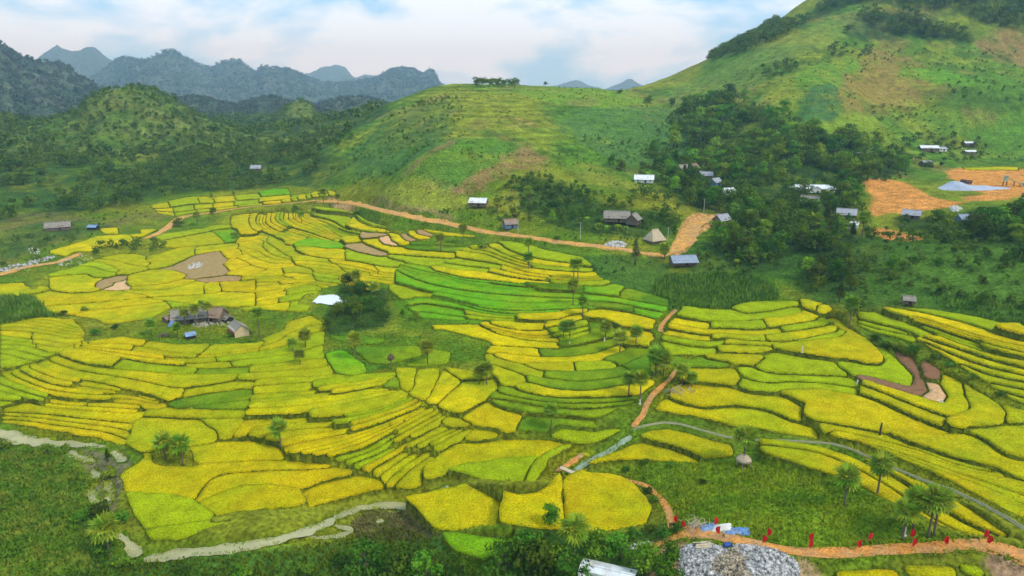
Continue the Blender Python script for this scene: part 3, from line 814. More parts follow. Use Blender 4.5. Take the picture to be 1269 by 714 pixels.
COVER = [  # colour, opacity, edge wobble in metres, outline
 ((.09,.165,.012), .9, 2, "-200,560 60,556 88,575 112,588 118,620 140,650 150,680 120,700 60,716 -200,740"),
 ((.05,.12,.016), .8, 2, "120,700 180,695 300,686 420,668 500,650 560,690 540,740 60,740"),
 ((.13,.205,.008), .8, 2, "720,590 770,575 830,570 940,574 1000,582 1060,602 1120,632 1160,655 1240,668 1180,672 1080,680 1000,680 940,668 850,655 835,640 825,615 800,600"),
 ((.15,.125,.065), .8, 1.5, "84,553 120,560 150,556 156,572 148,600 140,632 126,640 108,612 112,588 92,566"),
 ((.10,.085,.03), .8, 2, "440,640 470,630 520,628 538,645 540,668 470,668 430,662"),
 ((.05,.11,.015), .8, 2, "640,660 760,660 830,650 845,665 800,690 830,740 640,740"),
 ((.07,.17,.010), .75, 4, "400,415 430,412 520,415 600,425 610,440 560,455 500,458 440,465 412,440"),
 ((.075,.20,.014), .9, 1.5, "399,438 420,432 450,452 455,462 440,466 420,464 405,448"),
 ((.05,.12,.016), .8, 2, "700,320 760,315 800,320 830,330 830,345 830,375 790,365 740,352 725,330"),
 ((.06,.14,.014), .9, 1.0, "813,345 860,338 930,340 965,360 955,378 925,388 835,386 812,370"),
 ((.04,.10,.013), .75, 4, "850,300 1060,290 1140,300 1269,290 1400,290 1400,400 1269,405 1140,385 1060,385 1000,372 960,350 850,335"),
 ((.085,.165,.017), .6, 4, "1120,300 1269,300 1400,310 1400,390 1269,392 1180,370 1120,340"),
 ((.035,.085,.014), .9, 5, "-200,190 60,165 150,205 230,180 300,178 400,178 420,225 330,238 240,236 180,246 120,262 0,278 -200,290"),  # left forest floor darkened in colour, so gaps between crowns look shaded
 ((.15,.12,.04), .6, 3, "0,275 60,262 130,272 190,262 205,268 180,275 100,292 40,312 0,326"),
 ((.045,.105,.016), .8, 3, "0,292 60,275 120,275 135,283 60,300 0,320"),
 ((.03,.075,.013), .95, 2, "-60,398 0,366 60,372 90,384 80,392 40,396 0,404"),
 ((.030,.066,.011), .9, 3, "850,140 900,127 960,142 1000,168 1030,180 1060,168 1110,192 1130,214 1072,230 1062,300 1058,350 1040,375 1010,350 1000,325 950,332 905,332 880,300 870,266 845,250 815,235 800,200 830,192"),  # five wood floors from here: shade between the trees put into the ground colour
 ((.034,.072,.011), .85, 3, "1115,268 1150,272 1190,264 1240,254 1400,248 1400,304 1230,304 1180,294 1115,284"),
 ((.034,.08,.012), .8, 2, "640,228 680,222 720,240 760,255 790,262 830,262 830,288 795,295 750,290 700,284 660,268 625,255"),
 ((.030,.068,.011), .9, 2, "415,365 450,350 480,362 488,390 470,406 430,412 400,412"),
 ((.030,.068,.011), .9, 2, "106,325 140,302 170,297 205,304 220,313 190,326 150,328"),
 ((.05,.115,.012), .8, 3, "780,140 850,140 850,200 800,210 760,200"),
 ((.24, .24, .008), .8, 2, "0,402 90,396 106,412 104,425 150,418 225,428 317,426 352,410 355,400 385,390 404,402 400,440 450,462 490,456 600,462 622,480 655,512 640,540 700,545 730,560 660,597 560,592 510,612 470,612 440,618 380,628 300,632 240,620 150,592 180,566 150,550 0,522"),
 ((.24, .25, .008), .75, 2, "60,314 120,292 200,290 250,285 300,258 400,262 500,290 560,315 500,345 400,355 380,388 230,378 140,402 116,396 60,388 38,366 60,340 110,325"),
 ((.22, .24, .008), .7, 2, "186,256 230,243 350,232 415,238 350,254 250,268 196,264"),
 ((.10, .24, .008), .8, 2, "482,332 700,345 830,373 815,405 720,386 640,398 520,394 485,360"),
 ((.13, .20, .008), .75, 2, "540,405 640,396 720,386 800,415 815,480 760,510 640,505 610,440"),
 ((.20, .22, .008), .75, 2, "820,390 1000,376 1050,400 1090,455 1170,450 1269,510 1310,590 1269,648 1000,540 830,514 800,490 822,430"),
 ((.20, .22, .008), .75, 2, "1062,388 1150,388 1310,425 1310,505 1240,490 1150,435 1062,402"),
 ((.035,.075,.016), .95, 6, "120,146 200,133 300,128 420,128 480,136 440,160 420,172 300,172 180,170"),  # plain coloured dark under its forest, painting the shade among the trees
 # central hill
 ((.27,.155,.06), .80, 3, "562,238 585,222 612,206 640,184 655,178 682,196 676,204 640,212 618,228 596,240"),
 ((.24,.15,.06), .65, 3, "500,212 530,190 560,172 560,180 530,200 512,216"),
 ((.30,.16,.07), .8, 2, "528,226 545,222 572,232 580,238 560,240 530,232"),
 ((.27,.27,.03), .7, 3, "470,240 540,214 565,240 600,250 640,236 640,262 560,262 500,250"),
 ((.085,.19,.022), .7, 3, "520,215 600,185 640,178 640,186 610,205 560,236 540,228"),
 ((.055,.13,.030), .65, 4, "430,195 500,140 560,130 560,165 500,205 455,222"),
 ((.16,.27,.022), .8, 3, "650,108 760,110 800,128 740,132 690,128 640,116"),
 ((.24,.17,.06), .5, 3, "705,124 735,122 735,130 708,131"),
 ((.08,.17,.04), .7, 4, "690,150 740,135 800,132 850,135 860,185 820,205 770,200 720,180"),
 ((.27,.26,.03), .6, 3, "720,205 760,212 830,250 848,262 800,240 740,226"),
 # right hill
 ((.03,.066,.012), .9, 4, "988,34 1012,14 1080,-30 1300,-80 1400,-80 1400,36 1230,34 1190,24 1150,16 1100,6 1050,9"),  # shade under the hilltop trees put into the ground colour, next wood too
 ((.03,.066,.012), .9, 3, "1045,37 1080,16 1130,16 1150,34 1205,46 1200,55 1150,50 1100,46 1060,48"),
 ((.27,.175,.045), .75, 4, "1077,62 1134,68 1137,88 1110,95 1178,105 1178,125 1127,128 1077,142 1040,135 1043,108 1056,88"),
 ((.28,.17,.06), .8, 4, "1205,48 1269,40 1400,38 1400,90 1269,82 1235,72"),
 ((.12,.27,.018), .85, 3, "1120,86 1160,84 1222,102 1200,108 1150,100"),
 ((.10,.24,.02), .7, 4, "985,95 1055,72 1050,100 1040,112 1005,110"),
 ((.05,.13,.04), .85, 2, "1005,110 1038,108 1036,147 992,148"),
 ((.26,.28,.025), .7, 3, "943,118 970,100 990,105 980,140 945,135"),
 ((.20,.28,.02), .8, 3, "1000,152 1080,145 1080,168 1000,166"),
 ((.10,.22,.02), .75, 4, "1130,150 1180,130 1269,150 1400,150 1400,200 1269,198 1170,170"),
 ((.19,.25,.045), .5, 4, "820,125 900,78 985,42 1060,14 1080,20 1040,50 960,90 880,150"),
 ((.25,.13,.06), .7, 3, "1200,140 1230,138 1240,155 1210,156"),
 ((.06,.12,.014), .7, 4, "1140,120 1200,110 1269,120 1269,140 1180,135"),
]
OR = (.58, .25, .055)
DIRT = [
 ((.52,.27,.09), 1, 1.0, "835,306 850,268 884,265 898,267 880,282 860,296 850,310 833,318"),
 (OR, 1, 1.5, "1076,222 1112,224 1145,238 1175,249 1195,250 1203,243 1230,238 1269,230 1300,228 1300,243 1269,243 1240,248 1200,250 1180,258 1150,262 1130,267 1108,264 1090,268 1080,266 1086,257 1082,244"),
 (OR, 1, 1.5, "1184,208 1230,210 1300,212 1300,234 1269,236 1240,240 1206,236 1178,222"),
 (OR, 1, 1.0, "1080,286 1092,282 1118,289 1140,296 1126,298 1100,297 1090,294"),
 ((.40,.25,.11), .9, 1.0, "800,676 835,664 850,672 840,690 838,720 800,716 820,690"),
 ((.36,.22,.12), .9, 1.2, "985,700 1000,690 1010,700 1030,722 985,722"),
 ((.30,.17,.10), .9, 1.2, "1215,690 1269,680 1320,690 1320,722 1240,722 1225,705"),
 ((.45,.25,.12), .8, 1.2, "405,246 440,250 440,262 412,258"),
 ((.42,.25,.12), .6, 1.5, "450,250 480,252 560,270 545,262 480,248"),
 ((.40,.22,.12), .9, 0.8, "1190,540 1203,538 1200,546 1188,546"),
]
fbm_patch = fbm(GX, GY, 9, 4, 83, .6)
jx, jy = fbm(GX, GY, 22, 5, 81, .62), fbm(GX, GY, 22, 5, 91, .62)
for col, op, wob, px in COVER + DIRT:
    W = cast(catmull(np.array(PP(px)), 4, True))[:, :2]
    wob *= 2.2 if np.hypot(*W.mean(0)) > 420 else 1.3
    lo, hi = W.min(0) - 25, W.max(0) + 25
    m = (GX > lo[0]) & (GX < hi[0]) & (GY > lo[1]) & (GY < hi[1])
    k = np.zeros(GX.shape)
    for r_ in range(4):
        k[m] += inpoly(GX[m] + wob * (1.6 * jx[m] + [0.4, -.4, 0, 0][r_]), GY[m] + wob * (1.6 * jy[m] + [0, 0, .4, -.4][r_]), W)
    if np.hypot(*W.mean(0)) > 420 and col[0] < .4: k = k * (.35 + .65 * smooth(-.45, .15, fbm_patch))
    k = (k / 4 * op)[..., None]
    cov = cov * (1 - k) + C(*col) * k
cov[inpad] = C(.09, .11, .006)

nT, nD = len(TH), len(DD)
i = (np.arange(nD - 1)[:, None] * nT + np.arange(nT - 1)[None]).ravel()
M_ground = mat('ground_cover', None, attr='cover', var=.42, scale=.16, fine=.9, finevar=.55, bump=1, bscale=1.2, bdist=.6, rough=1, spec=.03)
gme = raw_mesh('ground', np.c_[GX.ravel(), GY.ravel(), GZ.ravel()], np.c_[i, i + 1, i + nT + 1, i + nT][:, ::-1].copy(), M_ground, True)
ca = gme.attributes.new('cover', 'FLOAT_COLOR', 'POINT')
ca.data.foreach_set('color', np.c_[cov.reshape(-1, 3), np.ones(nT * nD)].astype(np.float32).ravel())
ground = obj('ground', gme, kind='structure', label='grassy valley floor and hillsides around the rice terraces')
if gme.polygons[0].normal.z < 0: gme.flip_normals()
def Zg(x, y): return bil(GZ, np.asarray(x, float), np.asarray(y, float))
def spot(px, py):
    """ground point seen at a photograph pixel"""
    return Vector(cast([[px, py]], GZ)[0])

M_dirt = mat('orange_dirt', (.60, .29, .055), var=.3, scale=.3, fine=1.2, finevar=.3, bump=.8, bscale=1.5, bdist=.25, alt=(.46, .26, .10), altf=.8)
M_path = mat('orange_clay_path', (.60, .24, .045), var=.25, scale=.5, fine=2, finevar=.3, bump=.7, bscale=2.5, bdist=.12, alt=(.42, .24, .10), altf=.8)
ROADLAB = {'dirt_road': ['wide orange dirt road cut along the foot of the central hill', 'pale dirt track across the far rice fields', 'dirt track entering at the left edge', 'orange earth road climbing past the thatched hut'],
           'dirt_path': ['orange clay path lined with red flags', 'narrow clay path curving down to the flagged path', 'short clay spur beside the white roofed shed', 'red clay bank beside the small canal', 'orange footpath between the terraces and the palms', 'short worn footpath at the edge of the green terraces']}
for kname, v in rbs.items():
    for q, Rb in enumerate(v):
        V, Fc = ribbon_mesh(Rb, 0.10 + 0.03 * q, 7, .35, q)
        obj(kname, raw_mesh(kname, V, Fc, M_dirt if kname == 'dirt_road' else M_path, True), kind='structure', label=ROADLAB[kname][q])
M_water = mat('silty_water', (.40, .36, .17), var=.2, scale=.25, alt=(.25, .25, .10), altf=.6, rough=.35, spec=.25, bump=.06, bscale=2.5, bdist=.02)
M_canal = mat('canal_water', (.30, .36, .22), var=.1, scale=.4, rough=.15, spec=.5, bump=.06, bscale=2.5, bdist=.02)
for q, Rb in enumerate(wrb):
    nn = len(Rb); tp = np.minimum(1, np.minimum(np.arange(nn) + .3, nn - 1 - np.arange(nn) + .3) / (2.5 if q else 1e-3 + 2.5))
    V, Fc = ribbon_mesh(np.c_[Rb[:, :3], (Rb[:, 3] + 1.2) * tp], 0, 5, .8, q, 'flat', -.38)
    obj('stream_water', raw_mesh('stream_water', V, Fc, M_canal if q == len(wrb) - 1 else M_water, True), kind='structure', label='pale silty stream water')
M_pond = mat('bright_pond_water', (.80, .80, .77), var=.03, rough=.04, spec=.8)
V, Fc = ribbon_mesh(np.c_[pond[:, :3], pond[:, 3] + 1.6], 0, 7, .3, 3, 'flat', -.2)
V[:, 2] = V[:, 2].mean()
obj('pond_water', raw_mesh('pond_water', V, Fc, M_pond, True), kind='structure', label='white reflecting pond among the rice fields')
M_conc = mat('weathered_concrete', (.30, .29, .17), var=.2, scale=.8, fine=4, finevar=.15, bump=.2)
def canal_mesh(Rb):
    t = np.gradient(Rb[:, :2], axis=0); t /= np.linalg.norm(t, axis=1, keepdims=True); nr = np.c_[t[:, 1], -t[:, 0]]
    prof = [(-.42, -.6), (-.42, .25), (-.26, .25), (-.26, -.1), (.26, -.1), (.26, .25), (.42, .25), (.42, -.6)]
    z = Zg(Rb[:, 0], Rb[:, 1]); V = []
    for u, h in prof:
        xy = Rb[:, :2] + nr * (u * Rb[:, 3])[:, None]
        V.append(np.c_[xy, z + h])
    V = np.stack(V, 1).reshape(-1, 3); n = len(prof)
    j = (np.arange(len(Rb) - 1)[:, None] * n + np.arange(n - 1)[None]).ravel()
    return V, np.c_[j, j + 1, j + n + 1, j + n]
V, Fc = canal_mesh(canal)
obj('irrigation_canal', raw_mesh('irrigation_canal', V, Fc, M_conc), kind='structure', label='thin pale concrete irrigation canal crossing the right fields')

# ------------------------------------------------------------------ crops: one mesh per paddy, standing on its terrace
M_rice = mat('rice_crop', None, attr='crop', var=.27, scale=.22, fine=2.6, finevar=.45, bump=1.0, bscale=2.6, bdist=.4, rough=1, spec=.03, alt=(.27, .34, .004), altf=.75, altscale=.03)
M_soil = mat('bare_soil', None, attr='crop', var=.25, scale=.5, fine=2, finevar=.3, bump=.8, bscale=2, bdist=.2)
NAMES = {'Y': 'rice_paddy', 'G': 'rice_paddy', 'O': 'rice_paddy', 'L': 'rice_paddy', 'B': 'rice_paddy', 'D': 'rice_paddy', 'S': 'bare_plot', 'T': 'bare_plot', 'R': 'bare_plot'}
prnd = np.random.RandomState(5)
bund_pts = []; rest_ = []
paddies.sort(key=lambda p: -p['area'] / p['dist'] ** 2)
for q, p in enumerate(paddies):
    xy = p['xy']; n = len(xy)
    nx = np.roll(xy, -1, 0) - np.roll(xy, 1, 0); nx /= np.linalg.norm(nx, axis=1, keepdims=True) + 1e-9
    inn = np.c_[-nx[:, 1], nx[:, 0]]
    per = np.linalg.norm(xy - np.roll(xy, -1, 0), axis=1).sum(); wid = 2 * p['area'] / per
    east = smooth(-30, 0, p['c'][0])
    ins = min(0.15 + .0006 * max(0, p['dist'] - 180) + .14 * east, wid * (.09 + .04 * east))
    s = np.arange(n)
    ed = xy + inn * (ins + ins * 0.7 * fbm(xy[:, 0], xy[:, 1], 2.5, 2, 5))[:, None]
    h = {'S': .12, 'R': .12, 'T': .08, 'B': .34, 'D': .34}.get(p['code'], .42)
    step = 1.3 if p['dist'] < 260 else 1.9
    lo, hi = ed.min(0), ed.max(0)
    gx, gy = np.meshgrid(np.arange(lo[0], hi[0], step), np.arange(lo[1], hi[1], step))
    gx = gx.ravel() + prnd.uniform(-.4, .4, gx.size) * step; gy = gy.ravel() + prnd.uniform(-.4, .4, gy.size) * step
    k = inpoly(gx, gy, ed + inn * 0.35)
    pts = np.r_[ed, np.c_[gx[k], gy[k]]]
    try:
        vv, ee, ff, _, _, _ = delaunay_2d_cdt([Vector(v) for v in pts], [], [list(range(n))], 1, 1e-4)
    except Exception:
        continue
    vv = np.array([(v.x, v.y) for v in vv]); nv = len(vv)
    if not len(ff): continue
    base = plev(p, vv[:, 0], vv[:, 1])
    z = base + h + prnd.uniform(-.12, .12, nv) * min(h, .7) / .7 + fbm(vv[:, 0], vv[:, 1], 5, 2, 13) * .15 * h
    V = np.c_[vv, z]
    lowz = plev(p, ed[:, 0], ed[:, 1]) - 0.25
    # skirt: outer ring of stems down to the mud
    ring = []
    emap = {}
    for f in ff:
        for a_, b_ in zip(f, list(f[1:]) + [f[0]]):
            emap[(a_, b_)] = emap.get((a_, b_), 0) + 1
    bnd = [(a_, b_) for (a_, b_) in emap if (b_, a_) not in emap]
    V2 = np.c_[vv, base - .3]
    faces3 = np.array([f for f in ff if len(f) == 3], np.int32)
    f4 = np.array([f for f in ff if len(f) == 4], np.int32).reshape(-1, 4)
    sk = np.array([(b_, a_, a_ + nv, b_ + nv) for a_, b_ in bnd], np.int32)
    fl = [faces3] + ([f4] if len(f4) else []) + [sk]
    c = np.array(RICE[p['code']]) * prnd.uniform(.93, 1.07)
    c[0] *= prnd.uniform(.95, 1.06)
    u_ = fbm(np.array([p['c'][0]]), np.array([p['c'][1]]), 55, 2, 19)[0]; c = c * (1 + .12 * u_)
    p['isl'] = (np.r_[V, V2], fl, c)
    if q < 285 or p['code'] in 'STR':
        me = raw_mesh('rice_crop', np.r_[V, V2], fl, M_soil if p['code'] in 'STR' else M_rice)
        at_ = me.attributes.new('crop', 'FLOAT_COLOR', 'POINT'); at_.data.foreach_set('color', np.tile([*c, 1], len(V) * 2).astype(np.float32))
        obj(NAMES[p['code']], me, ground)
    else: rest_.append(p['isl'])
    bund_pts.append((xy, p))
if rest_:
    o_ = 0; VV = []; FF = {3: [], 4: []}; CC = []
    for V, fl, c in rest_:
        VV.append(V); CC.append(np.tile([*c, 1], (len(V), 1)))
        for f in fl:
            if len(f): FF[f.shape[1]].append(f + o_)
        o_ += len(V)
    me = raw_mesh('small_rice_paddies', np.vstack(VV), [np.vstack(FF[k]) for k in (3, 4) if FF[k]], M_rice)
    at_ = me.attributes.new('crop', 'FLOAT_COLOR', 'POINT'); at_.data.foreach_set('color', np.vstack(CC).astype(np.float32).ravel())
    obj('rice_paddy_strips', me, ground, kind='stuff', label='smallest and farthest strips of the rice terraces')
print('paddies', len(paddies), len(rest_))

# grass growing on the bunds
def blades(P, hgt, wid, per=3, seed=0, lean=.35):
    r = np.random.RandomState(seed); n = len(P); V = np.zeros((n, per, 3, 3))
    an = r.uniform(0, 6.283, (n, per)); le = r.uniform(.1, lean, (n, per)); H = hgt * r.uniform(.6, 1.3, (n, per)); w = wid * r.uniform(.6, 1.3, (n, per))
    ox = r.uniform(-wid, wid, (n, per)); oy = r.uniform(-wid, wid, (n, per))
    bx, by = P[:, None, 0] + ox, P[:, None, 1] + oy
    ca_, sa_ = np.cos(an), np.sin(an)
    V[..., 0, :] = np.stack([bx - ca_ * w / 2, by - sa_ * w / 2, np.broadcast_to(P[:, None, 2] - .05, bx.shape)], -1)
    V[..., 1, :] = np.stack([bx + ca_ * w / 2, by + sa_ * w / 2, np.broadcast_to(P[:, None, 2] - .05, bx.shape)], -1)
    V[..., 2, :] = np.stack([bx - sa_ * le * H * 1.6, by + ca_ * le * H * 1.6, P[:, None, 2] + H], -1)
    return V.reshape(-1, 3), np.arange(n * per * 3).reshape(-1, 3)
M_bund = mat('bund_grass', (.085, .125, .005), var=.4, scale=.4, alt=(.15, .16, .008), rough=1, spec=.03)
bp = []
for xy, p in bund_pts:
    st = 0.55 if p['dist'] < 260 else 0.9
    d = densify(np.vstack([xy, xy[:1]]), st)
    bp.append(d + prnd.uniform(-.25, .25, d.shape))
bp = np.vstack(bp); bp = np.c_[bp, Zg(bp[:, 0], bp[:, 1])]
V, Fc = blades(bp, .26, .28, 3, 1)
obj('bund_grass', raw_mesh('bund_grass', V, Fc, M_bund), kind='stuff', label='dark grass growing along the bunds between the rice fields')
# ------------------------------------------------------------------ mountains
def ridge(name, px, dist, foot, width, seed, m, label, rough=1.0, res=7.0, power=1.15, cut=None):
    P = catmull(np.array(px, float), 10)
    W = np.array([at_d(a, b, dist + fbm(np.array([a * 1.0]), np.array([0.]), 60, 2, seed)[0] * dist * .06) for a, b in P])
    W = densify(W, res); n = len(W)
    m_ = int(width * 2 / res); t = np.linspace(-1, 1, m_)
    rad_ = W[:, :2] / np.linalg.norm(W[:, :2], axis=1, keepdims=True)
    X = W[:, None, 0] + rad_[:, None, 0] * t[None] * width; Y = W[:, None, 1] + rad_[:, None, 1] * t[None] * width
    at_ = np.abs(t)[None] * np.ones((n, 1))
    lump = fbm(X, Y, 160 * max(1, dist / 2300), 4, seed + 3) * rough
    prof = 1 - at_ ** power
    Z = foot + (W[:, None, 2] - foot) * np.clip(prof + lump * .55 * at_ * (1 - at_) * 2.2, 0, None)
    sc_ = max(1, dist / 2300)
    Z += fbm(X, Y, 26 * sc_, 3, seed + 9) * 9 * sc_ * rough * (0.25 + at_)
    Z += fbm(X, Y, 11 * sc_, 2, seed + 12) * 5 * sc_ * rough
    V = np.stack([X, Y, Z], -1).reshape(-1, 3)
    j = (np.arange(n - 1)[:, None] * m_ + np.arange(m_ - 1)[None]).ravel()
    me = raw_mesh(name, V, np.c_[j, j + 1, j + m_ + 1, j + m_][:, ::-1].copy(), m, False)
    if me.polygons[0].normal.z < 0: me.flip_normals()
    return obj(name, me, kind='structure', label=label), (X, Y, Z)
M_far = mat('mountain_forest', (.055, .085, .035), var=.5, scale=.03, fine=.09, finevar=.55, alt=(.12, .12, .085), altf=.6, rough=1, spec=.05, bump=.8, bscale=.1, bdist=6)
M_mid = mat('hill_scrub', (.07, .13, .014), var=.45, scale=.05, fine=.25, finevar=.5, alt=(.17, .18, .03), altf=.75, rough=1, spec=.05, bump=.8, bscale=.3, bdist=2)
ridge('mountain', [(340,102),(380,92),(400,84),(425,82),(440,96),(456,92),(475,98),(520,108)], 8600, 20, 1400, 1, M_far, 'pale blue mountain far behind the other ranges', 1, 28)
ridge('mountain', [(640,116),(680,108),(700,103),(715,100),(730,106),(745,110)], 8800, 20, 1200, 2, M_far, 'faint blue mountain low behind the central hill top', .7, 28)
ridge('mountain', [(738,116),(757,108),(775,100),(783,99),(792,104),(815,110),(835,104),(860,112)], 8000, 20, 1200, 3, M_far, 'small blue peak in the gap between the two hills', .8, 28)
ridge('mountain', [(10,96),(44,76),(58,64),(70,58),(82,62),(95,64),(108,59),(118,60),(130,70),(145,80),(165,92)], 7000, 30, 1300, 4, M_far, 'twin topped blue mountain at the upper left', 1, 22)
_, MT5 = ridge("mountain", [(115,98),(132,85),(148,73),(165,74),(180,75),(195,69),(212,62),(224,69),(240,77),(260,84),(272,79),(288,75),(300,78),(317,90),(326,84),(345,86),(360,88),(378,95),(395,101),(420,103),(440,101),(455,99),(470,95),(485,87),(498,86),(510,86),(518,91),(526,92),(535,88),(545,103),(562,120),(590,140)],
      5200, 25, 1300, 5, M_far, 'long jagged blue forested mountain range across the left', 1.0, 15)
_, MT6 = ridge('foothill', [(120,160),(165,146),(200,130),(238,121),(265,126),(292,132),(330,122),(352,126),(385,134),(420,124),(450,122),(480,130),(520,146),(560,160)], 2000, 40, 420, 16, M_far, 'rolling forested foothills under the blue range', .8, 8, 1.3)
_, MT1 = ridge('mountain', [(-160,10),(-100,25),(-40,42),(0,55),(16,66),(38,75),(62,79),(82,84),(102,97),(122,108),(150,121),(185,150),(215,175)], 2400, 30, 700, 6, M_far, 'dark forested mountain at the left edge', .9, 9)
_, MT2 = ridge('hill', [(0,172),(60,150),(92,140),(113,122),(135,112),(165,109),(190,112),(212,121),(236,137),(258,150),(290,158),(330,168),(370,185)], 930, 34, 220, 7, M_mid, 'rounded scrub covered hill before the blue range', .55, 3.2, 1.5)
_, MT3 = ridge('hill', [(300,168),(332,152),(345,141),(358,130),(372,124),(385,130),(396,143),(412,153),(440,166)], 1150, 36, 170, 8, M_mid, 'small conical green hill beside the central hill', .4, 3.5, 1.4)
_, MT4 = ridge('hill', [(-140,120),(-60,132),(0,146),(50,152),(90,160),(120,172),(150,190)], 1050, 36, 240, 9, M_mid, 'low dark ridge at the left foot of the mountain', .5, 4, 1.4)

# air
hz = bpy.data.materials.new('air'); hz.use_nodes = True
t = hz.node_tree; t.nodes.clear()
o_ = N(t, 'ShaderNodeOutputMaterial'); v_ = N(t, 'ShaderNodeVolumePrincipled')
v_.inputs['Color'].default_value = (.46, .76, 1.0, 1); v_.inputs['Absorption Color'].default_value = (1, 1, 1, 1); v_.inputs['Density'].default_value = 0.00015
v_.inputs['Anisotropy'].default_value = 0.2
L(t, v_.outputs[0], o_.inputs['Volume'])
HZ0, HZ1 = min(-82.0, float(GZ.min()) - 1.5), max(640.0, float(GZ.max()) + 12)
mb = MB(); mb.box((0, 0, (HZ0 + HZ1) / 2), (21400, 21400, HZ1 - HZ0))
hzo = obj('haze', mb.mesh('haze', hz), kind='stuff', label='thin bluish haze filling the valley air')
# ------------------------------------------------------------------ vegetation
M_bark = mat('bark', (.13, .10, .07), var=.3, scale=2, bump=.4, bscale=6, bdist=.05)
M_palmbark = mat('palm_bark', (.16, .12, .085), var=.35, scale=2.5, bump=.5, bscale=5, bdist=.06)
def leafmat(name, c, alt, rand=.38, altf=.8, sc=.45):
    m = mat(name, c, var=.35, scale=sc, alt=alt, altf=altf, rough=.85, spec=.06, rand=rand)
    t = m.node_tree; p = t.nodes['Principled BSDF']; o = t.nodes['Material Output']
    tr = N(t, 'ShaderNodeBsdfTranslucent'); mxs = N(t, 'ShaderNodeMixShader'); mxs.inputs[0].default_value = .25
    L(t, p.inputs['Base Color'].links[0].from_socket, tr.inputs['Color'])
    L(t, p.outputs[0], mxs.inputs[1]); L(t, tr.outputs[0], mxs.inputs[2]); L(t, mxs.outputs[0], o.inputs['Surface'])
    return m
M_leafd = leafmat('dark_foliage', (.060, .125, .010), (.14, .22, .016))
M_leafm = leafmat('green_foliage', (.10, .21, .012), (.21, .30, .02))
M_leafl = leafmat('light_foliage', (.15, .29, .016), (.24, .33, .03))
M_scrub = leafmat('scrub_foliage', (.075, .15, .014), (.16, .22, .022), 0, .8, .12)
M_for = leafmat('forest_foliage', (.046, .105, .010), (.16, .23, .022), 0, .95, .14)
M_farfor = leafmat('far_forest_foliage', (.05, .085, .03), (.12, .13, .07), 0, .8, .06)
M_palm = leafmat('palm_fronds', (.21, .32, .016), (.36, .43, .04), .2)
M_dry = leafmat('dry_fronds', (.34, .24, .12), (.24, .17, .09), .15)

def leaf_quads(c, nrm, size, r, asp=1.0, jit=.55):
    """diamond leaves at points c facing roughly nrm"""
    n = len(c)
    d = nrm + r.normal(0, jit, (n, 3)); d /= np.linalg.norm(d, axis=1, keepdims=True) + 1e-9
    a = np.cross(d, r.normal(0, 1, (n, 3))); a /= np.linalg.norm(a, axis=1, keepdims=True) + 1e-9
    b = np.cross(d, a)
    s = (size * r.uniform(.6, 1.35, n))[:, None]
    V = np.stack([c + a * s * .6, c + b * s * .38 * asp, c - a * s * .6, c - b * s * .38 * asp], 1)
    V[:, 1] += d * s * .12; V[:, 3] += d * s * .12
    return V.reshape(-1, 3), np.arange(n * 4).reshape(-1, 4)
def crown_pts(lobes, n, r):
    w = np.array([l[3] ** 2 for l in lobes]); k = r.choice(len(lobes), n, p=w / w.sum())
    d = r.normal(0, 1, (n, 3)); d /= np.linalg.norm(d, axis=1, keepdims=True)
    d[:, 2] = np.where(d[:, 2] < -.35, -d[:, 2] * .6, d[:, 2])
    l = np.array(lobes)[k]
    rad = l[:, 3] * (r.uniform(.55, 1.05, n))
    sc = np.c_[rad, rad, rad * l[:, 4]]
    return l[:, :3] + d * sc, d
def crown_mesh(name, lobes, n, size, m, seed):
    r = np.random.RandomState(seed)
    c, d = crown_pts(lobes, n, r)
    V, Fc = leaf_quads(c, d, size, r)
    return raw_mesh(name, V, Fc, m), (V, Fc)
def trunk_mesh(name, h, rad, limbs, m, seed, lean=.04):
    r = random.Random(seed); mb = MB()
    top = Vector((r.uniform(-1, 1) * lean * h, r.uniform(-1, 1) * lean * h, h))
    mid = top * .5 + Vector((r.uniform(-1, 1) * .03 * h, r.uniform(-1, 1) * .03 * h, 0))
    mb.tube([(0, 0, -.4), mid, top], [rad * 1.25, rad * .85, rad * .5], 7)
    for tip in limbs:
        st = mid.lerp(top, r.uniform(.2, .95)); tip = Vector(tip)
        mb.tube([st, st.lerp(tip, .5) + Vector((0, 0, .12 * h * r.random())), tip], [rad * .5, rad * .33, rad * .12], 5)
    return mb.mesh(name, m, True)
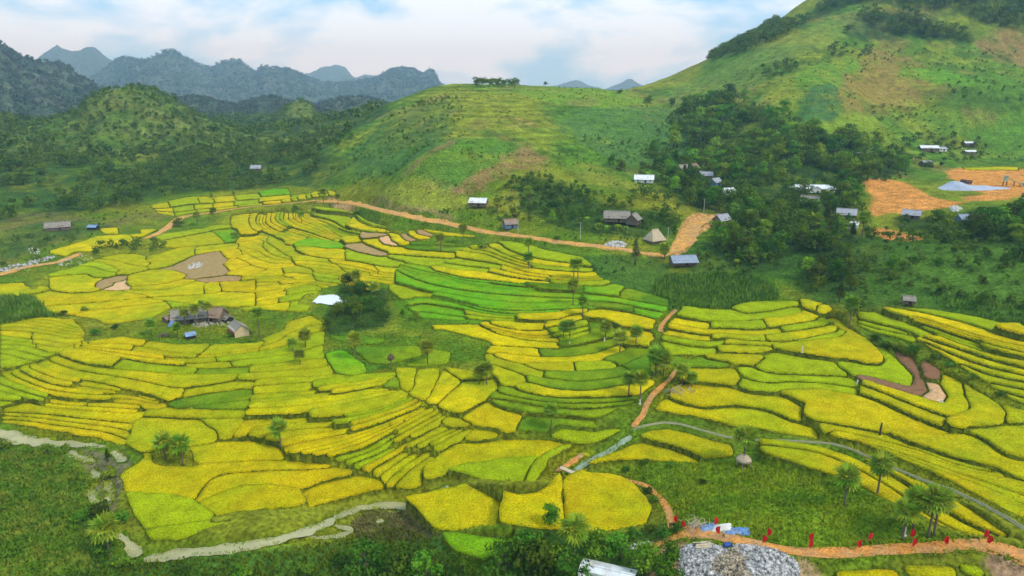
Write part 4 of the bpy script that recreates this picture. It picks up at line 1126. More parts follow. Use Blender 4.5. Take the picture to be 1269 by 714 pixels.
def make_tree(seed, H, W, m, shape='round', nl=900, leaf=.62):
    """trunk and crown meshes of a tree of height H and crown width W"""
    r = random.Random(seed); lobes = []
    if shape == 'round':
        for k in range(r.randint(9, 12)):
            a = r.uniform(0, 6.283); q = r.uniform(.15, .66) * W / 2; f = r.random()
            lobes.append((math.cos(a) * q, math.sin(a) * q, H * (.26 + .56 * f), W * r.uniform(.17, .27) * (1.1 - .25 * f), r.uniform(.8, 1.0)))
        lobes.append((0, 0, H * .8, W * .24, .8))
    elif shape == 'tall':
        for k in range(9):
            f = k / 8; a = r.uniform(0, 6.283); q = r.uniform(.05, .35) * W / 2 * (1.2 - f)
            lobes.append((math.cos(a) * q, math.sin(a) * q, H * (.3 + .62 * f), W * (.36 - .2 * f) * r.uniform(.8, 1.2), 1.2))
    elif shape == 'spread':
        for k in range(10):
            a = r.uniform(0, 6.283); q = r.uniform(.3, .8) * W / 2
            lobes.append((math.cos(a) * q, math.sin(a) * q, H * r.uniform(.6, .9), W * r.uniform(.13, .22), r.uniform(.5, .7)))
    elif shape == 'bush':
        for k in range(7):
            a = r.uniform(0, 6.283); q = r.uniform(.1, .7) * W / 2
            lobes.append((math.cos(a) * q, math.sin(a) * q, H * r.uniform(.22, .62), W * r.uniform(.18, .30), r.uniform(.7, 1.0)))
    cm, _ = crown_mesh('crown', lobes, nl, leaf, m, seed)
    tm = trunk_mesh('trunk', H * (.75 if shape != 'bush' else .4), H * .022 + .05, [(l[0] * .8, l[1] * .8, l[2]) for l in lobes[:6]], M_bark, seed)
    return tm, cm
PROTO = {'dark': [make_tree(20 + k, 8, 9 + k % 2, M_leafd, 'round') for k in range(4)],
         'mid': [make_tree(40 + k, 8, 8.5, M_leafm, 'round') for k in range(3)],
         'light': [make_tree(60 + k, 7, 6.5, M_leafl, 'round', 480) for k in range(2)],
         'tall': [make_tree(70 + k, 11, 5.5, M_leafd, 'tall') for k in range(2)],
         'bush': [make_tree(80 + k, 3, 4.2, M_leafd if k < 2 else M_leafm, 'bush', 380, .42) for k in range(4)],
         'bamboo': [make_tree(90, 11, 4.6, leafmat('bamboo_foliage', (.10, .14, .03), (.20, .18, .05)), 'tall', 700, .5)]}
PH = {'dark': 8, 'mid': 8, 'light': 7, 'tall': 11, 'bush': 3, 'bamboo': 11}
WORD = {'dark': 'broadleaf_tree', 'mid': 'broadleaf_tree', 'light': 'broadleaf_tree', 'tall': 'tall_tree', 'bush': 'bush', 'bamboo': 'bamboo_clump'}
LOOK = {'dark': 'dark green broadleaf tree', 'mid': 'mid green broadleaf tree', 'light': 'light green broadleaf tree', 'tall': 'tall narrow dark tree', 'bush': 'low leafy bush', 'bamboo': 'pointed olive bamboo clump'}
LOOKS = {'dark': 'dark tree', 'mid': 'mid green tree', 'light': 'light green tree', 'tall': 'narrow dark tree', 'bush': 'leafy bush', 'bamboo': 'bamboo'}
def put_tree(kind, x, y, h, label, group=None, wide=1.0, k=None):
    tm, cm = rnd.choice(PROTO[kind]) if k is None else PROTO[kind][k]
    s = h / PH[kind]
    e = empty(WORD[kind], (x, y, float(Zg(x, y)) - .05), rnd.uniform(0, 6.28), label, 'bush' if kind == 'bush' else ('bamboo' if kind == 'bamboo' else 'tree'), group)
    e.scale = (s * wide, s * wide, s)
    obj('trunk', tm, e); obj('crown', cm, e)
    return e
# --- woods: trees set out on the ground, the largest in view as single trees, the rest as one mass
def scatter(px, spacing, seed, edge=0.0):
    W = cast(catmull(np.array(PP(px)), 3, True), GZ)[:, :2]
    r = np.random.RandomState(seed); lo, hi = W.min(0), W.max(0)
    n = int((hi[0] - lo[0]) * (hi[1] - lo[1]) / (spacing * spacing) * 1.6)
    P = np.c_[r.uniform(lo[0], hi[0], n), r.uniform(lo[1], hi[1], n)]
    P = P[inpoly(P[:, 0], P[:, 1], W)]
    keep = []; cell = {}
    md = spacing * .72
    for p in P:
        kx, ky = int(p[0] // md), int(p[1] // md)
        if any((q[0] - p[0]) ** 2 + (q[1] - p[1]) ** 2 < md * md for a in (-1, 0, 1) for b in (-1, 0, 1) for q in cell.get((kx + a, ky + b), ())): continue
        cell.setdefault((kx, ky), []).append(p); keep.append(p)
    return np.array(keep).reshape(-1, 2)
def clear_of(P, r=2.0):
    """drop points on roads, water, canal and paddies"""
    ok = np.ones(len(P), bool)
    for Rb in [q for v in rbs.values() for q in v] + wrb + [canal, pond]:
        for a in range(0, len(P), 4000):
            d2 = ((P[a:a + 4000, None] - Rb[None, ::2, :2]) ** 2).sum(2)
            k = d2.argmin(1); ok[a:a + 4000] &= np.sqrt(d2[np.arange(len(k)), k]) > Rb[::2][k, 3] / 2 + r
    for p in paddies:
        lo, hi = p['xy'].min(0), p['xy'].max(0)
        m = (P[:, 0] > lo[0]) & (P[:, 0] < hi[0]) & (P[:, 1] > lo[1]) & (P[:, 1] < hi[1])
        if m.any(): ok[np.where(m)[0][inpoly(P[m][:, 0], P[m][:, 1], p['xy'])]] = False
    return P[ok]
HOUSES_XY = []
WOODS = [  # outline, spacing, heights, kinds, where
 ("1118,178 1150,172 1215,170 1222,198 1190,203 1140,214 1120,204", 9, (4, 8), ['mid', 'dark', 'bush', 'light'], 'trees around the white roofs beyond the earthworks'),
 ("850,135 900,122 960,138 1000,165 1030,178 1060,165 1110,190 1130,212 1100,222 1072,228 1055,250 1040,245 1030,215 990,212 975,225 940,235 900,232 870,215 845,205 830,190", 9.0, (9, 15), ['dark', 'mid', 'mid', 'mid', 'light'], 'wood above the white gabled house'),
 ("800,190 830,192 850,210 900,232 960,238 975,245 1035,240 1060,262 1055,300 1040,320 1000,318 960,330 905,330 880,300 900,272 880,262 860,258 845,245 820,225", 7.2, (7, 12), ['dark', 'mid', 'mid', 'tall', 'light', 'dark'], 'wood below the white gabled house'),
 ("1115,276 1150,282 1190,276 1240,268 1300,262 1300,300 1230,300 1180,290 1150,285 1115,280", 7.0, (7, 12), ['dark', 'mid', 'dark'], 'wood below the orange earthworks'),
 ("0,208 60,180 150,212 230,190 300,186 385,186 392,215 345,230 280,238 230,240 195,246 150,258 100,266 40,262 0,275 -60,270 -60,220", 7.5, (7, 11), ['dark', 'dark', 'mid', 'dark'], 'forest behind the left fields'),
 ("640,228 680,222 720,240 760,255 750,275 700,282 660,268 625,255", 6.5, (4, 8), ['dark', 'mid', 'light', 'bush'], 'trees around the roadside huts'),
 ("780,240 825,245 842,262 835,285 800,285 790,262 770,255", 7, (5, 8), ['mid', 'dark'], 'thicket behind the round thatched hut'),
 ("1010,325 1045,318 1062,345 1052,380 1020,370 1005,350", 6.5, (6, 9), ['dark', 'dark', 'tall'], 'clump heading the right terraces'),
 ("1068,298 1150,294 1240,300 1269,306 1269,325 1160,330 1110,348 1066,345", 8, (3, 7), ['bush', 'mid', 'dark'], 'scrubby slope under the earthworks'),
 ("876,62 930,40 978,28 980,44 940,58 905,74 880,76", 7, (9, 12), ['dark', 'mid'], 'plantation on the right skyline'),
 ("988,34 1012,14 1080,-30 1300,-80 1300,34 1230,32 1190,22 1150,14 1100,4 1050,7", 8, (10, 15), ['dark', 'dark', 'mid'], 'forest topping the right hill'),
 ("1045,35 1080,14 1130,14 1150,32 1205,44 1200,54 1150,48 1100,44 1060,46", 6.2, (9, 13), ['dark', 'mid'], 'wood high on the right hill'),
 ("1028,60 1075,58 1078,70 1030,72", 7, (5, 8), ['dark'], 'copse beside the burnt hillside'),
 ("945,86 985,76 990,88 950,102", 7, (5, 8), ['dark'], 'copse in the right hill pasture'),
 ("1170,110 1240,100 1269,120 1269,140 1200,128", 11, (3, 6), ['bush', 'dark'], 'scrubby upper right slope'),
 ("1075,138 1110,132 1130,145 1090,152", 9, (4, 6), ['dark', 'bush'], 'thicket under the burnt patch'),
 ("590,104 610,100 640,100 642,106 592,109", 8, (6, 9), ['dark', 'mid'], 'grove on the central hill top'),
 ("108,322 140,302 170,298 205,305 218,312 190,324 150,326 125,330", 6.5, (4, 7.5), ['dark', 'mid', 'bush'], 'clump beside the pale track'),
 ("420,360 450,352 478,362 486,385 470,404 430,408 405,412 415,385", 5.2, (4.5, 7.5), ['dark', 'dark', 'mid', 'bush'], 'clump beside the white pond'),
 ("20,300 60,290 120,290 135,295 90,308 40,316", 9, (3, 5), ['bush', 'mid'], 'bushes around the left grey house'),
 ("0,325 40,312 60,318 20,335", 8, (3, 4), ['bush'], 'bushes beside the left edge track'),
]
alltrees = []
for q, (px, sp, hh, kinds, where) in enumerate(WOODS):
    P = clear_of(scatter(px, sp, 100 + q), 2.0)
    P = P[fbm(P[:, 0], P[:, 1], 26, 2, 300 + q) < .30] if len(P) > 60 and 'earthworks' not in where else P
    for p in P:
        alltrees.append((rnd.choice(kinds), p[0], p[1], rnd.uniform(*hh), where, q))
# houses stand in clearings
CLEAR = [(1007,238,15,7),(797,226,9,5),(770,274,13,5),(786,276,7,4),(811,298,9,5),(848,326,12,6),(593,255,8,4),(632,281,9,4),(893,278,7,4),(1003,252,8,4),(1047,270,8,4),(1068,200,8,4),(1150,188,10,4),(846,214,8,4),(859,213,7,4),(876,222,7,4),(886,231,6,4),(73,286,11,5),(116,284,6,4),(317,213,6,4),(1128,268,8,4),(1196,276,7,4),(1202,190,9,4),(902,240,5,3)]
CL = [(spot(a, b), r_, back) for a, b, r_, back in CLEAR]
def is_clear(x, y, h):
    for s, r_, _ in CL:
        # nothing on the house, and no tall crown right before its front
        d = math.hypot(x - s.x, y - s.y)
        if d < r_ * .75: return False
        ux, uy = s.x / math.hypot(s.x, s.y), s.y / math.hypot(s.x, s.y)
        al = (s.x - x) * ux + (s.y - y) * uy; la = abs((x - s.x) * uy - (y - s.y) * ux)
        if 0 < al < 18 and la < r_ * .7 and h > 2.5: return False
    return True
alltrees = [t_ for t_ in alltrees if is_clear(t_[1], t_[2], t_[3])]
alltrees.sort(key=lambda t_: -t_[3] / math.hypot(t_[1], t_[2]))
def infr(x, y, z):
    v = np.array([x, y, z - CAMZ]); d = v @ fwd
    return d > 1 and abs(v[0] / d) < 0.76 and -0.45 < (v @ upv) / d < .45
nind = 0; mass = []
box = {}
for t_ in alltrees:
    b_ = box.setdefault(t_[5], [1e9, -1e9, 1e9, -1e9]); b_[0] = min(b_[0], t_[1]); b_[1] = max(b_[1], t_[1]); b_[2] = min(b_[2], t_[2]); b_[3] = max(b_[3], t_[2])
def part_of(t_):
    b_ = box[t_[5]]; u = (t_[1] - b_[0]) / (b_[1] - b_[0] + 1e-6); v = (t_[2] - b_[2]) / (b_[3] - b_[2] + 1e-6)
    return ['near', 'middle', 'far'][min(2, int(v * 3))] + ' ' + ['left edge', 'left half', 'centre', 'right half', 'right edge'][min(4, int(u * 5))]
hm = {}
for t_ in alltrees: hm.setdefault(t_[5], []).append(t_[3])
def size_of(t_):
    q_ = sorted(hm[t_[5]]); f_ = q_.index(t_[3]) / len(q_)
    return 'small' if f_ < .33 else ('tall' if f_ > .66 else 'middling')
for t_ in alltrees:
    kd = t_[0]
    if nind < 265 and infr(t_[1], t_[2], float(Zg(t_[1], t_[2])) + t_[3] * .7):
        put_tree(kd, t_[1], t_[2], t_[3], f"{size_of(t_)} {LOOKS[kd]}, {part_of(t_)}, {t_[4]}", 'trees ' + t_[4]); nind += 1
    else: mass.append(t_)
print('trees', len(alltrees), 'single', nind)
def tree_mass(name, P, H, m, label, nl=110, leaf=1.0, seed=3, dome=False):
    """crowns of a far wood in one mesh"""
    r = np.random.RandomState(seed); Vs = []; Fs = []; o = 0
    protos = []
    for k in range(5):
        rr = random.Random(seed * 10 + k); lobes = []
        for j in range(5):
            a = rr.uniform(0, 6.283); q = rr.uniform(.0, .3)
            lobes.append((math.cos(a) * q, math.sin(a) * q, rr.uniform(.3, .75), rr.uniform(.24, .36), .9))
        c, d = crown_pts(lobes, nl, r); protos.append(leaf_quads(c, d, leaf, r))
    for (x, y, z), h in zip(P, H):
        V, Fc = protos[r.randint(5)]; a = r.uniform(0, 6.283); ca_, sa_ = math.cos(a), math.sin(a)
        w = h * r.uniform(.85, 1.25)
        Vs.append(np.c_[(V[:, 0] * ca_ - V[:, 1] * sa_) * w + x, (V[:, 0] * sa_ + V[:, 1] * ca_) * w + y, V[:, 2] * h + z - .12 * h]); Fs.append(Fc + o); o += len(V)
    return obj(name, raw_mesh(name, np.vstack(Vs), np.vstack(Fs), m), kind='stuff', label=label)
mp_ = np.array([(t_[1], t_[2]) for t_ in mass])
mh = np.array([t_[3] for t_ in mass]); mz = np.c_[mp_, Zg(mp_[:, 0], mp_[:, 1])]; mk = np.random.RandomState(4).uniform(0, 1, len(mh)) < .3
tree_mass('forest', mz[~mk], mh[~mk], M_for, 'farther trees of the woods that close into one mass', 120, .13)
tree_mass('forest', mz[mk], mh[mk], M_scrub, 'lighter trees among the farther woods', 120, .13, 6)
# scrub and forest on the hills beyond
def on_ridge(G, n, seed, lo=0.0):
    X, Y, Z = G; r = np.random.RandomState(seed)
    k = r.randint(0, X.size, n); x, y, z = X.ravel()[k] + r.uniform(-2, 2, n), Y.ravel()[k] + r.uniform(-2, 2, n), Z.ravel()[k]
    m = z > 36
    return np.c_[x, y, z][m]
r5 = np.random.RandomState(55)
P = on_ridge(MT2, 2100, 1); tree_mass('hill_scrub', P, r5.uniform(3, 8, len(P)), M_scrub, 'scrub and trees covering the rounded hill', 26, .26, 11)
P = on_ridge(MT3, 500, 2); tree_mass('hill_scrub', P, r5.uniform(3, 8, len(P)), M_scrub, 'scrub covering the small conical hill', 24, .26, 12)
P = on_ridge(MT6, 3500, 6); tree_mass('mountain_trees', P, r5.uniform(7, 14, len(P)), M_farfor, 'trees covering the foothills', 14, .32, 18)
P = on_ridge(MT4, 1400, 3); tree_mass('hill_scrub', P, r5.uniform(5, 10, len(P)), M_for, 'trees covering the low left ridge', 24, .26, 13)
P = on_ridge(MT1, 3800, 4); tree_mass('mountain_trees', P, r5.uniform(8, 17, len(P)), M_farfor, 'trees covering the dark left mountain', 14, .34, 14)
_m5 = MT5
P = on_ridge(_m5, 8500, 5); tree_mass('mountain_trees', P, r5.uniform(12, 26, len(P)), M_farfor, 'trees covering the long blue range', 8, .45, 15)
# valley floor forest at the far left, behind the single trees
P = scatter("0,180 60,160 150,170 250,168 330,175 420,160 440,175 392,190 300,182 230,186 150,206 60,178 0,205 -80,205 -80,180", 8.5, 77); P = np.c_[P, Zg(P[:, 0], P[:, 1])]
tree_mass('forest', P, r5.uniform(5, 10, len(P)), M_for, 'forest on the valley floor before the rounded hill', 60, .18, 16)
P = scatter("120,146 200,134 300,130 420,130 470,138 440,160 420,170 300,170 180,168", 17, 78); P = np.c_[P, Zg(P[:, 0], P[:, 1])]
tree_mass('forest', P, r5.uniform(9, 16, len(P)), M_for, 'forest on the plain under the blue range', 22, .24, 17)
# scrub clumps on the big hills
def scrub(px, spacing, hh, m, label, seed, nl=22, leaf=.34):
    P = clear_of(scatter(px, spacing * .62, seed), 1.5)
    P = P[fbm(P[:, 0], P[:, 1], spacing * 4, 3, seed) + r5.uniform(-.35, .35, len(P)) > .12]; P = np.c_[P, Zg(P[:, 0], P[:, 1])]
    H = hh[0] + (hh[1] * 1.1 - hh[0]) * r5.uniform(0, 1, len(P)) ** 2.2
    tree_mass('scrub', P, H, m, label, nl, leaf, seed)
scrub("400,225 440,180 500,135 560,118 570,150 520,190 470,225", 6.5, (1.2, 3.5), M_scrub, 'scrub on the left flank of the central hill', 201)
scrub("540,112 760,112 850,135 850,185 780,235 700,215 560,240 480,240 560,180", 6.5, (.5, 1.9), M_scrub, 'low scrub dotting the central hill', 202)
scrub("700,190 740,160 800,140 850,160 850,190 790,215 740,220", 8, (1, 2.8), M_scrub, 'scrub in the fold between the two hills', 203)
scrub("830,120 900,80 1000,50 1060,80 1050,150 980,165 900,130", 7, (.6, 2.2), M_scrub, 'low scrub on the left face of the right hill', 204)
scrub("1050,80 1150,60 1300,80 1300,195 1150,180 1060,150", 7, (.7, 3), M_scrub, 'scrub on the burnt face of the right hill', 205)
scrub("1060,300 1300,300 1300,400 1200,395 1140,385 1060,380 1000,370", 5.5, (.8, 2.4), M_scrub, 'scrub on the green slope above the right terraces', 206, 26)
scrub("700,318 800,322 835,340 830,380 790,365 730,345", 4.2, (.8, 2), M_scrub, 'scrub between the road and the green terraces', 207, 26)
scrub("440,258 560,282 700,305 720,312 690,308 620,300 540,285 470,268", 4.5, (.8, 2), M_scrub, 'scrub along the lower edge of the road', 208, 26)
scrub("600,255 760,285 800,300 760,303 600,280 540,265", 4.5, (.8, 2.2), M_scrub, 'scrub along the upper edge of the road', 209, 26)
scrub("0,285 60,270 200,262 180,275 100,300 0,330", 7, (.8, 2.2), M_scrub, 'scrub on the rough ground at the left', 210)
scrub("800,190 850,130 960,135 1040,170 1110,185 1140,215 1080,235 1065,300 1060,350 1010,360 900,340 860,325 885,290 850,250 800,235", 5.5, (1.5, 4.5), M_scrub, 'leafy undergrowth at the edges of the village woods', 211, 30)
scrub("1060,290 1120,285 1300,300 1300,395 1200,380 1120,360 1060,370", 8, (2, 5.5), M_for, 'dark shrubs on the green slope above the right terraces', 212, 40)
scrub("600,240 680,215 760,245 800,262 840,255 845,290 760,292 660,275 600,262", 5.5, (1.2, 4), M_scrub, 'undergrowth around the roadside huts', 213, 30)
# near grassland
def tufts(px, spacing, h, w, m, label, seed, per=3, lean=.5, name='grass'):
    P = clear_of(scatter(px, spacing, seed), .4); P = np.c_[P, Zg(P[:, 0], P[:, 1])]
    V, Fc = blades(P, h, w, per, seed, lean); obj(name, raw_mesh(name, V, Fc, m), kind='stuff', label=label)
M_crop = mat('leafy_crop', (.085, .175, .012), var=.5, scale=.5, alt=(.21, .23, .025), altf=.8, rough=1, spec=.03)
M_mead = mat('meadow_grass', (.125, .245, .008), var=.45, scale=.35, alt=(.29, .31, .012), altf=.8, altscale=.09, rough=1, spec=.03)
tufts("-80,562 60,558 88,577 112,590 116,620 136,648 148,680 118,702 60,722 -80,730", .62, .55, .6, M_crop, 'leafy low crop in the field at the lower left', 301, 4, .6, 'leafy_crop')
tufts("120,704 180,697 300,690 420,670 500,655 560,694 600,740 40,740", .7, .8, .5, M_bund, 'rank grass below the stream', 302)
tufts("720,594 770,578 830,573 940,577 1000,585 1060,605 1120,635 1160,658 1240,670 1180,674 1080,678 1000,680 940,666 850,652 838,640 828,615 800,598", .62, .55, .45, M_mead, 'meadow grass on the slope above the flagged path', 303)
tufts("400,418 430,414 520,417 600,427 610,440 560,455 500,458 440,465 412,440", .9, .5, .5, M_mead, 'grass around the middle palms', 304)
tufts("440,640 470,630 520,628 538,645 540,668 470,668 430,662", .6, .5, .5, mat('brown_grass', (.13, .10, .035), var=.4, scale=.4, alt=(.10, .15, .02)), 'brownish grass beside the stream', 305)
tufts("840,690 990,690 1030,690 1080,690 1030,712 900,722", 1.0, .4, .4, M_mead, 'grass under the path', 306)
tufts("120,410 200,395 330,395 330,425 230,430 130,420", .9, .45, .4, M_mead, 'grass around the farmstead', 307)
# loose rice on the odd corners between the paddies
M_loose = mat('loose_rice', (.30, .28, .006), var=.4, scale=.4, alt=(.12, .19, .008), altf=.8, rough=1, spec=.03)
for q, px in enumerate(["0,402 90,396 106,412 104,425 150,418 225,428 317,426 352,410 355,400 385,390 404,402 400,440 450,462 490,456 600,462 622,480 655,512 640,540 700,545 730,560 660,597 560,592 510,612 470,612 440,618 380,628 300,632 240,620 150,592 180,566 150,550 0,522",
   "820,390 1000,376 1050,400 1090,455 1170,450 1269,510 1310,590 1269,648 1000,540 830,514 800,490 822,430"]):
    tufts(px, .85, .55, .45, M_loose, ['loose rice and grass between the left paddies', 'loose rice and grass between the right paddies'][q], 330 + q, 4, .5, 'loose_rice')
# ragged grass along tracks and water
ep = []
for Rb in [q for v in rbs.values() for q in v] + wrb:
    t_ = np.gradient(Rb[:, :2], axis=0); t_ /= np.linalg.norm(t_, axis=1, keepdims=True) + 1e-9; nr = np.c_[t_[:, 1], -t_[:, 0]]
    for sgn in (-1, 1):
        for rep in range(5 if np.hypot(*Rb[:, :2].mean(0)) < 280 else 2):
            k = r5.uniform(0, 1, len(Rb)) < .75
            ep.append((Rb[:, :2] + nr * (sgn * (Rb[:, 3] / 2 * r5.uniform(.72, 1.0, len(Rb)) + r5.uniform(0, .9, len(Rb))))[:, None] + r5.uniform(-.6, .6, (len(Rb), 2)))[k])
ep = np.vstack(ep); ep = np.c_[ep, Zg(ep[:, 0], ep[:, 1])]
V, Fc = blades(ep, .42, .4, 3, 77, .6); obj('verge_grass', raw_mesh('verge_grass', V, Fc, M_mead), kind='stuff', label='ragged grass along the edges of the tracks and streams')
# maize
def maize(px, spacing, h, seed, label):
    P = clear_of(scatter(px, spacing, seed), .5)
    P[:, 1] = np.round(P[:, 1] / 1.1) * 1.1 + r5.uniform(-.12, .12, len(P)); P = np.c_[P, Zg(P[:, 0], P[:, 1])]
    V, Fc = blades(P, h, .5, 6, seed, .45); obj('maize_crop', raw_mesh('maize_crop', V, Fc, M_maize), kind='stuff', label=label)
M_maize = mat('maize_leaves', (.085, .19, .014), var=.4, scale=.4, alt=(.17, .27, .02), altf=.8, rough=.8, spec=.15)
maize("813,346 860,340 930,342 963,360 955,378 925,387 835,385 812,370", .95, 2.0, 401, 'dark green maize field below the grey roofed house')
maize("-60,398 0,367 60,373 88,384 80,391 40,395 0,403", .95, 2.2, 402, 'dark maize plot at the left edge')
maize("1160,360 1260,375 1300,380 1300,400 1230,398 1165,380", 1.4, 1.6, 403, 'bluish green crop above the far right strips')

# --- single bushes and trees named one by one
SINGLE = [
 ('bush', 58, 561, 3.2, 'large round bush on the bank of the left stream'), ('bush', 78, 560, 3.0, 'bush touching the larger round bush on the left stream bank'),
 ('bush', 2, 556, 3.6, 'bush cut by the left edge of the picture beside the stream'), ('tall', 134, 572, 4.0, 'upright dark bush where the left stream narrows'), ('bush', 136, 592, 3.4, 'bush in the middle of the braided stream bed'),
 ('bush', 104, 646, 3.6, 'round bush at the corner of the leafy field'), ('bush', 126, 640, 4.2, 'olive bush over the lower stream bed'), ('bush', 152, 646, 3.6, 'bush on the right bank of the lower stream bed'), ('bush', 128, 690, 3.8, 'dark bush at the foot of the stream side palm'), ('bush', 155, 702, 3.0, 'dark low bush under the bend of the stream'),
 ('bush', 120, 416, 3.6, 'dark bush on the left side of the farmstead'), ('bush', 143, 408, 2.4, 'small bush right of the dark farmstead bush'), ('bush', 104, 386, 2.6, 'bush beside the left maize plot'), ('bush', 80, 390, 2.4, 'low bush touching the left maize plot'),
 ('bush', 285, 418, 2.2, 'low bush in the yard before the red fronted farmhouse'), ('light', 276, 388, 3.6, 'light tree behind the brown thatched farmhouse'), ('bush', 310, 424, 1.8, 'bush at the corner of the tan farmhouse'), ('mid', 226, 389, 3.4, 'small tree at the left end of the grey farm roof'),
 ('mid', 516, 397, 4.2, 'bush like tree right of the pond clump'), ('bush', 596, 309, 4.6, 'dark bush between the road and the upper terraces'), ('bush', 250, 378, 2.6, 'bush behind the brown roofed farmhouse'), ('bush', 442, 268, 3.4, 'bush below the road near its left end'),
 ('dark', 264, 266, 5.0, 'small round tree beside the pale track'), ('dark', 222, 281, 6.0, 'dark tree standing where the pale track bends'), ('light', 262, 246, 4.5, 'light green tree at the edge of the left forest'), ('light', 290, 243, 4.0, 'small light tree at the edge of the left forest'),
 ('bamboo', 787, 328, 13.0, 'pointed bamboo clump below the road before the thatched hut'), ('dark', 1221, 379, 6.0, 'dark round tree alone on the right green slope'), ('light', 1120, 335, 5.0, 'light green tree on the scrubby right slope'),
 ('bush', 1160, 328, 4.0, 'light topped shrub on the scrubby right slope'), ('dark', 1058, 392, 7.5, 'dark tree at the head of the gold field'),
 ('mid', 681, 652, 5.6, 'small dark tree standing in the front gold field'),
 ('bush', 1085, 425, 3.2, 'first dark bush of the hedge above the brown plot'), ('bush', 1100, 430, 3.6, 'second dark bush of the hedge above the brown plot'), ('bush', 1115, 433, 4.2, 'tallest bush of the hedge above the brown plot'), ('bush', 1132, 438, 3.4, 'last bush of the hedge before the right yellow strips'),
 ('bush', 1158, 446, 2.6, 'bush at the left end of the lower yellow strips'), ('bush', 1178, 455, 2.4, 'low bush below the first lower yellow strip'), ('bush', 1205, 470, 2.2, 'low bush between the yellow strips and the gold field'), ('bush', 1240, 492, 2.2, 'low bush at the right end of the hedge'),
 ('bush', 835, 660, 2.6, 'dark bush left of the flagged path'), ('bush', 822, 668, 3.0, 'dark bush beside the short clay spur'), ('bush', 806, 660, 2.6, 'bush at the corner of the front gold field'), ('bush', 786, 668, 3.0, 'bush above the clay spur'),
 ('bush', 812, 622, 2.4, 'bush hugging the narrow clay path'), ('bush', 803, 612, 2.2, 'upper bush hugging the narrow clay path'),
 ('bush', 690, 298, 3.0, 'reddish bush beside the dirt road'), ('mid', 500, 392, 3.4, 'small tree beside the pond clump'),
 ('dark', 455, 716, 8.8, 'leftmost dark tree along the bottom edge'), ('dark', 490, 724, 8.8, 'dark tree second from the left along the bottom edge'), ('mid', 528, 722, 8.1, 'green tree at the foot of the small lime field'), ('mid', 572, 724, 6.8, 'low dark tree under the small lime field'),
 ('dark', 628, 722, 9.5, 'dark tree right of the small lime field at the bottom'), ('mid', 655, 706, 9.5, 'bushy tree behind the bottom dark trees'), ('dark', 665, 728, 10.8, 'large dark tree at the bottom middle'), ('mid', 690, 716, 8.1, 'tree between the large dark tree and the white shed'),
 ('dark', 700, 740, 9.5, 'dark tree touching the white shed roof'), ('mid', 740, 690, 6.8, 'leafy tree behind the white shed'), ('mid', 768, 694, 6.8, 'second leafy tree behind the white shed'), ('mid', 798, 712, 7.6, 'dark tree right of the white shed'), ('mid', 820, 724, 7.3, 'dark tree between the shed and the rubble heap'), ('mid', 832, 700, 5.4, 'small tree beside the clay spur and the rubble heap'),
 ('bush', 380, 712, 3.2, 'low bush along the bottom edge left of the trees'), ('bush', 420, 700, 3.2, 'bush on the brown bank below the stream'), ('bush', 300, 716, 3.0, 'low bush at the bottom edge below the pale stream'), ('bush', 230, 714, 2.6, 'low bush at the bottom left below the stream'), ('bush', 765, 676, 2.8, 'low bush at the foot of the front gold field'),
 ('bush', 870, 600, 1.8, 'small bush high on the meadow'), ('bush', 800, 574, 2.0, 'shrub on the lower edge of the left canal field'), ('bush', 775, 585, 1.8, 'shrub above the narrow clay path'), ('bush', 830, 577, 1.9, 'shrub at the top of the meadow'),
 ('mid', 676, 107, 5.0, 'left tree of the pair on the central hill skyline'), ('dark', 683, 107, 5.5, 'right tree of the pair on the central hill skyline'), ('dark', 714, 107, 5.0, 'round tree alone on the central hill skyline'), ('bush', 768, 116, 5.0, 'small dark tree on the right shoulder of the central hill'),
 ('dark', 804, 128, 8.0, 'tree in the saddle left of the right hill'), ('dark', 833, 132, 9.0, 'larger tree in the saddle between the two hills'), ('mid', 760, 205, 8.0, 'tree on the fold above the white roofed hut'), ('dark', 770, 212, 8.0, 'dark tree behind the white roofed hut'),
]
for kd, px, py, h, lab in SINGLE:
    s = spot(px, py); put_tree(kd, s.x, s.y, h, lab, None, 1.1 if kd == 'bush' else 1.0)

# --- fan palms
def frond_mesh(name, m, droop, seed, R=1.25):
    r = random.Random(seed); mb = MB()
    pet = .75 + r.uniform(-.1, .15)
    mb.add([(-.03, 0, 0), (.03, 0, 0), (.02, pet, .0), (-.02, pet, .0)], [(0, 1, 2, 3)])
    n = 9
    for k in range(n):
        a = (k / (n - 1) - .5) * 3.6; a2 = 3.6 / n * .5
        L_ = R * (1 - .18 * abs(k / (n - 1) - .5) * 2) * r.uniform(.85, 1.1)
        dz = -droop * (L_ ** 1.5) * (.5 + .5 * abs(math.sin(a / 1.15)))
        mid = L_ * .6
        mb.add([(0, pet, 0), (math.sin(a - a2) * mid, pet + math.cos(a - a2) * mid, dz * .35), (math.sin(a) * L_, pet + math.cos(a) * L_, dz), (math.sin(a + a2) * mid, pet + math.cos(a + a2) * mid, dz * .35 + .04)], [(0, 1, 2, 3)])
    return mb.mesh(name, m)
FR = [frond_mesh('frond', M_palm, .18 + .1 * k, k) for k in range(3)]
FRD = [frond_mesh('dry_frond', M_dry, .55, 9, 1.0)]
def frond_matrix(el, az):
    return Matrix.Rotation(az, 4, 'Z') @ Matrix.Rotation(el, 4, 'X')
def frond_set(seed, nf, ndry):
    r = random.Random(seed); out = []
    for k in range(nf):
        el = RAD(75 - 120 * (k / nf) ** .9 + r.uniform(-8, 8)); out.append((r.choice(FR), frond_matrix(el, k * 2.399 + r.uniform(-.2, .2))))
    for k in range(ndry):
        out.append((FRD[0], frond_matrix(RAD(-62 + r.uniform(-14, 10)), k * 2.399 + 1)))
    return out
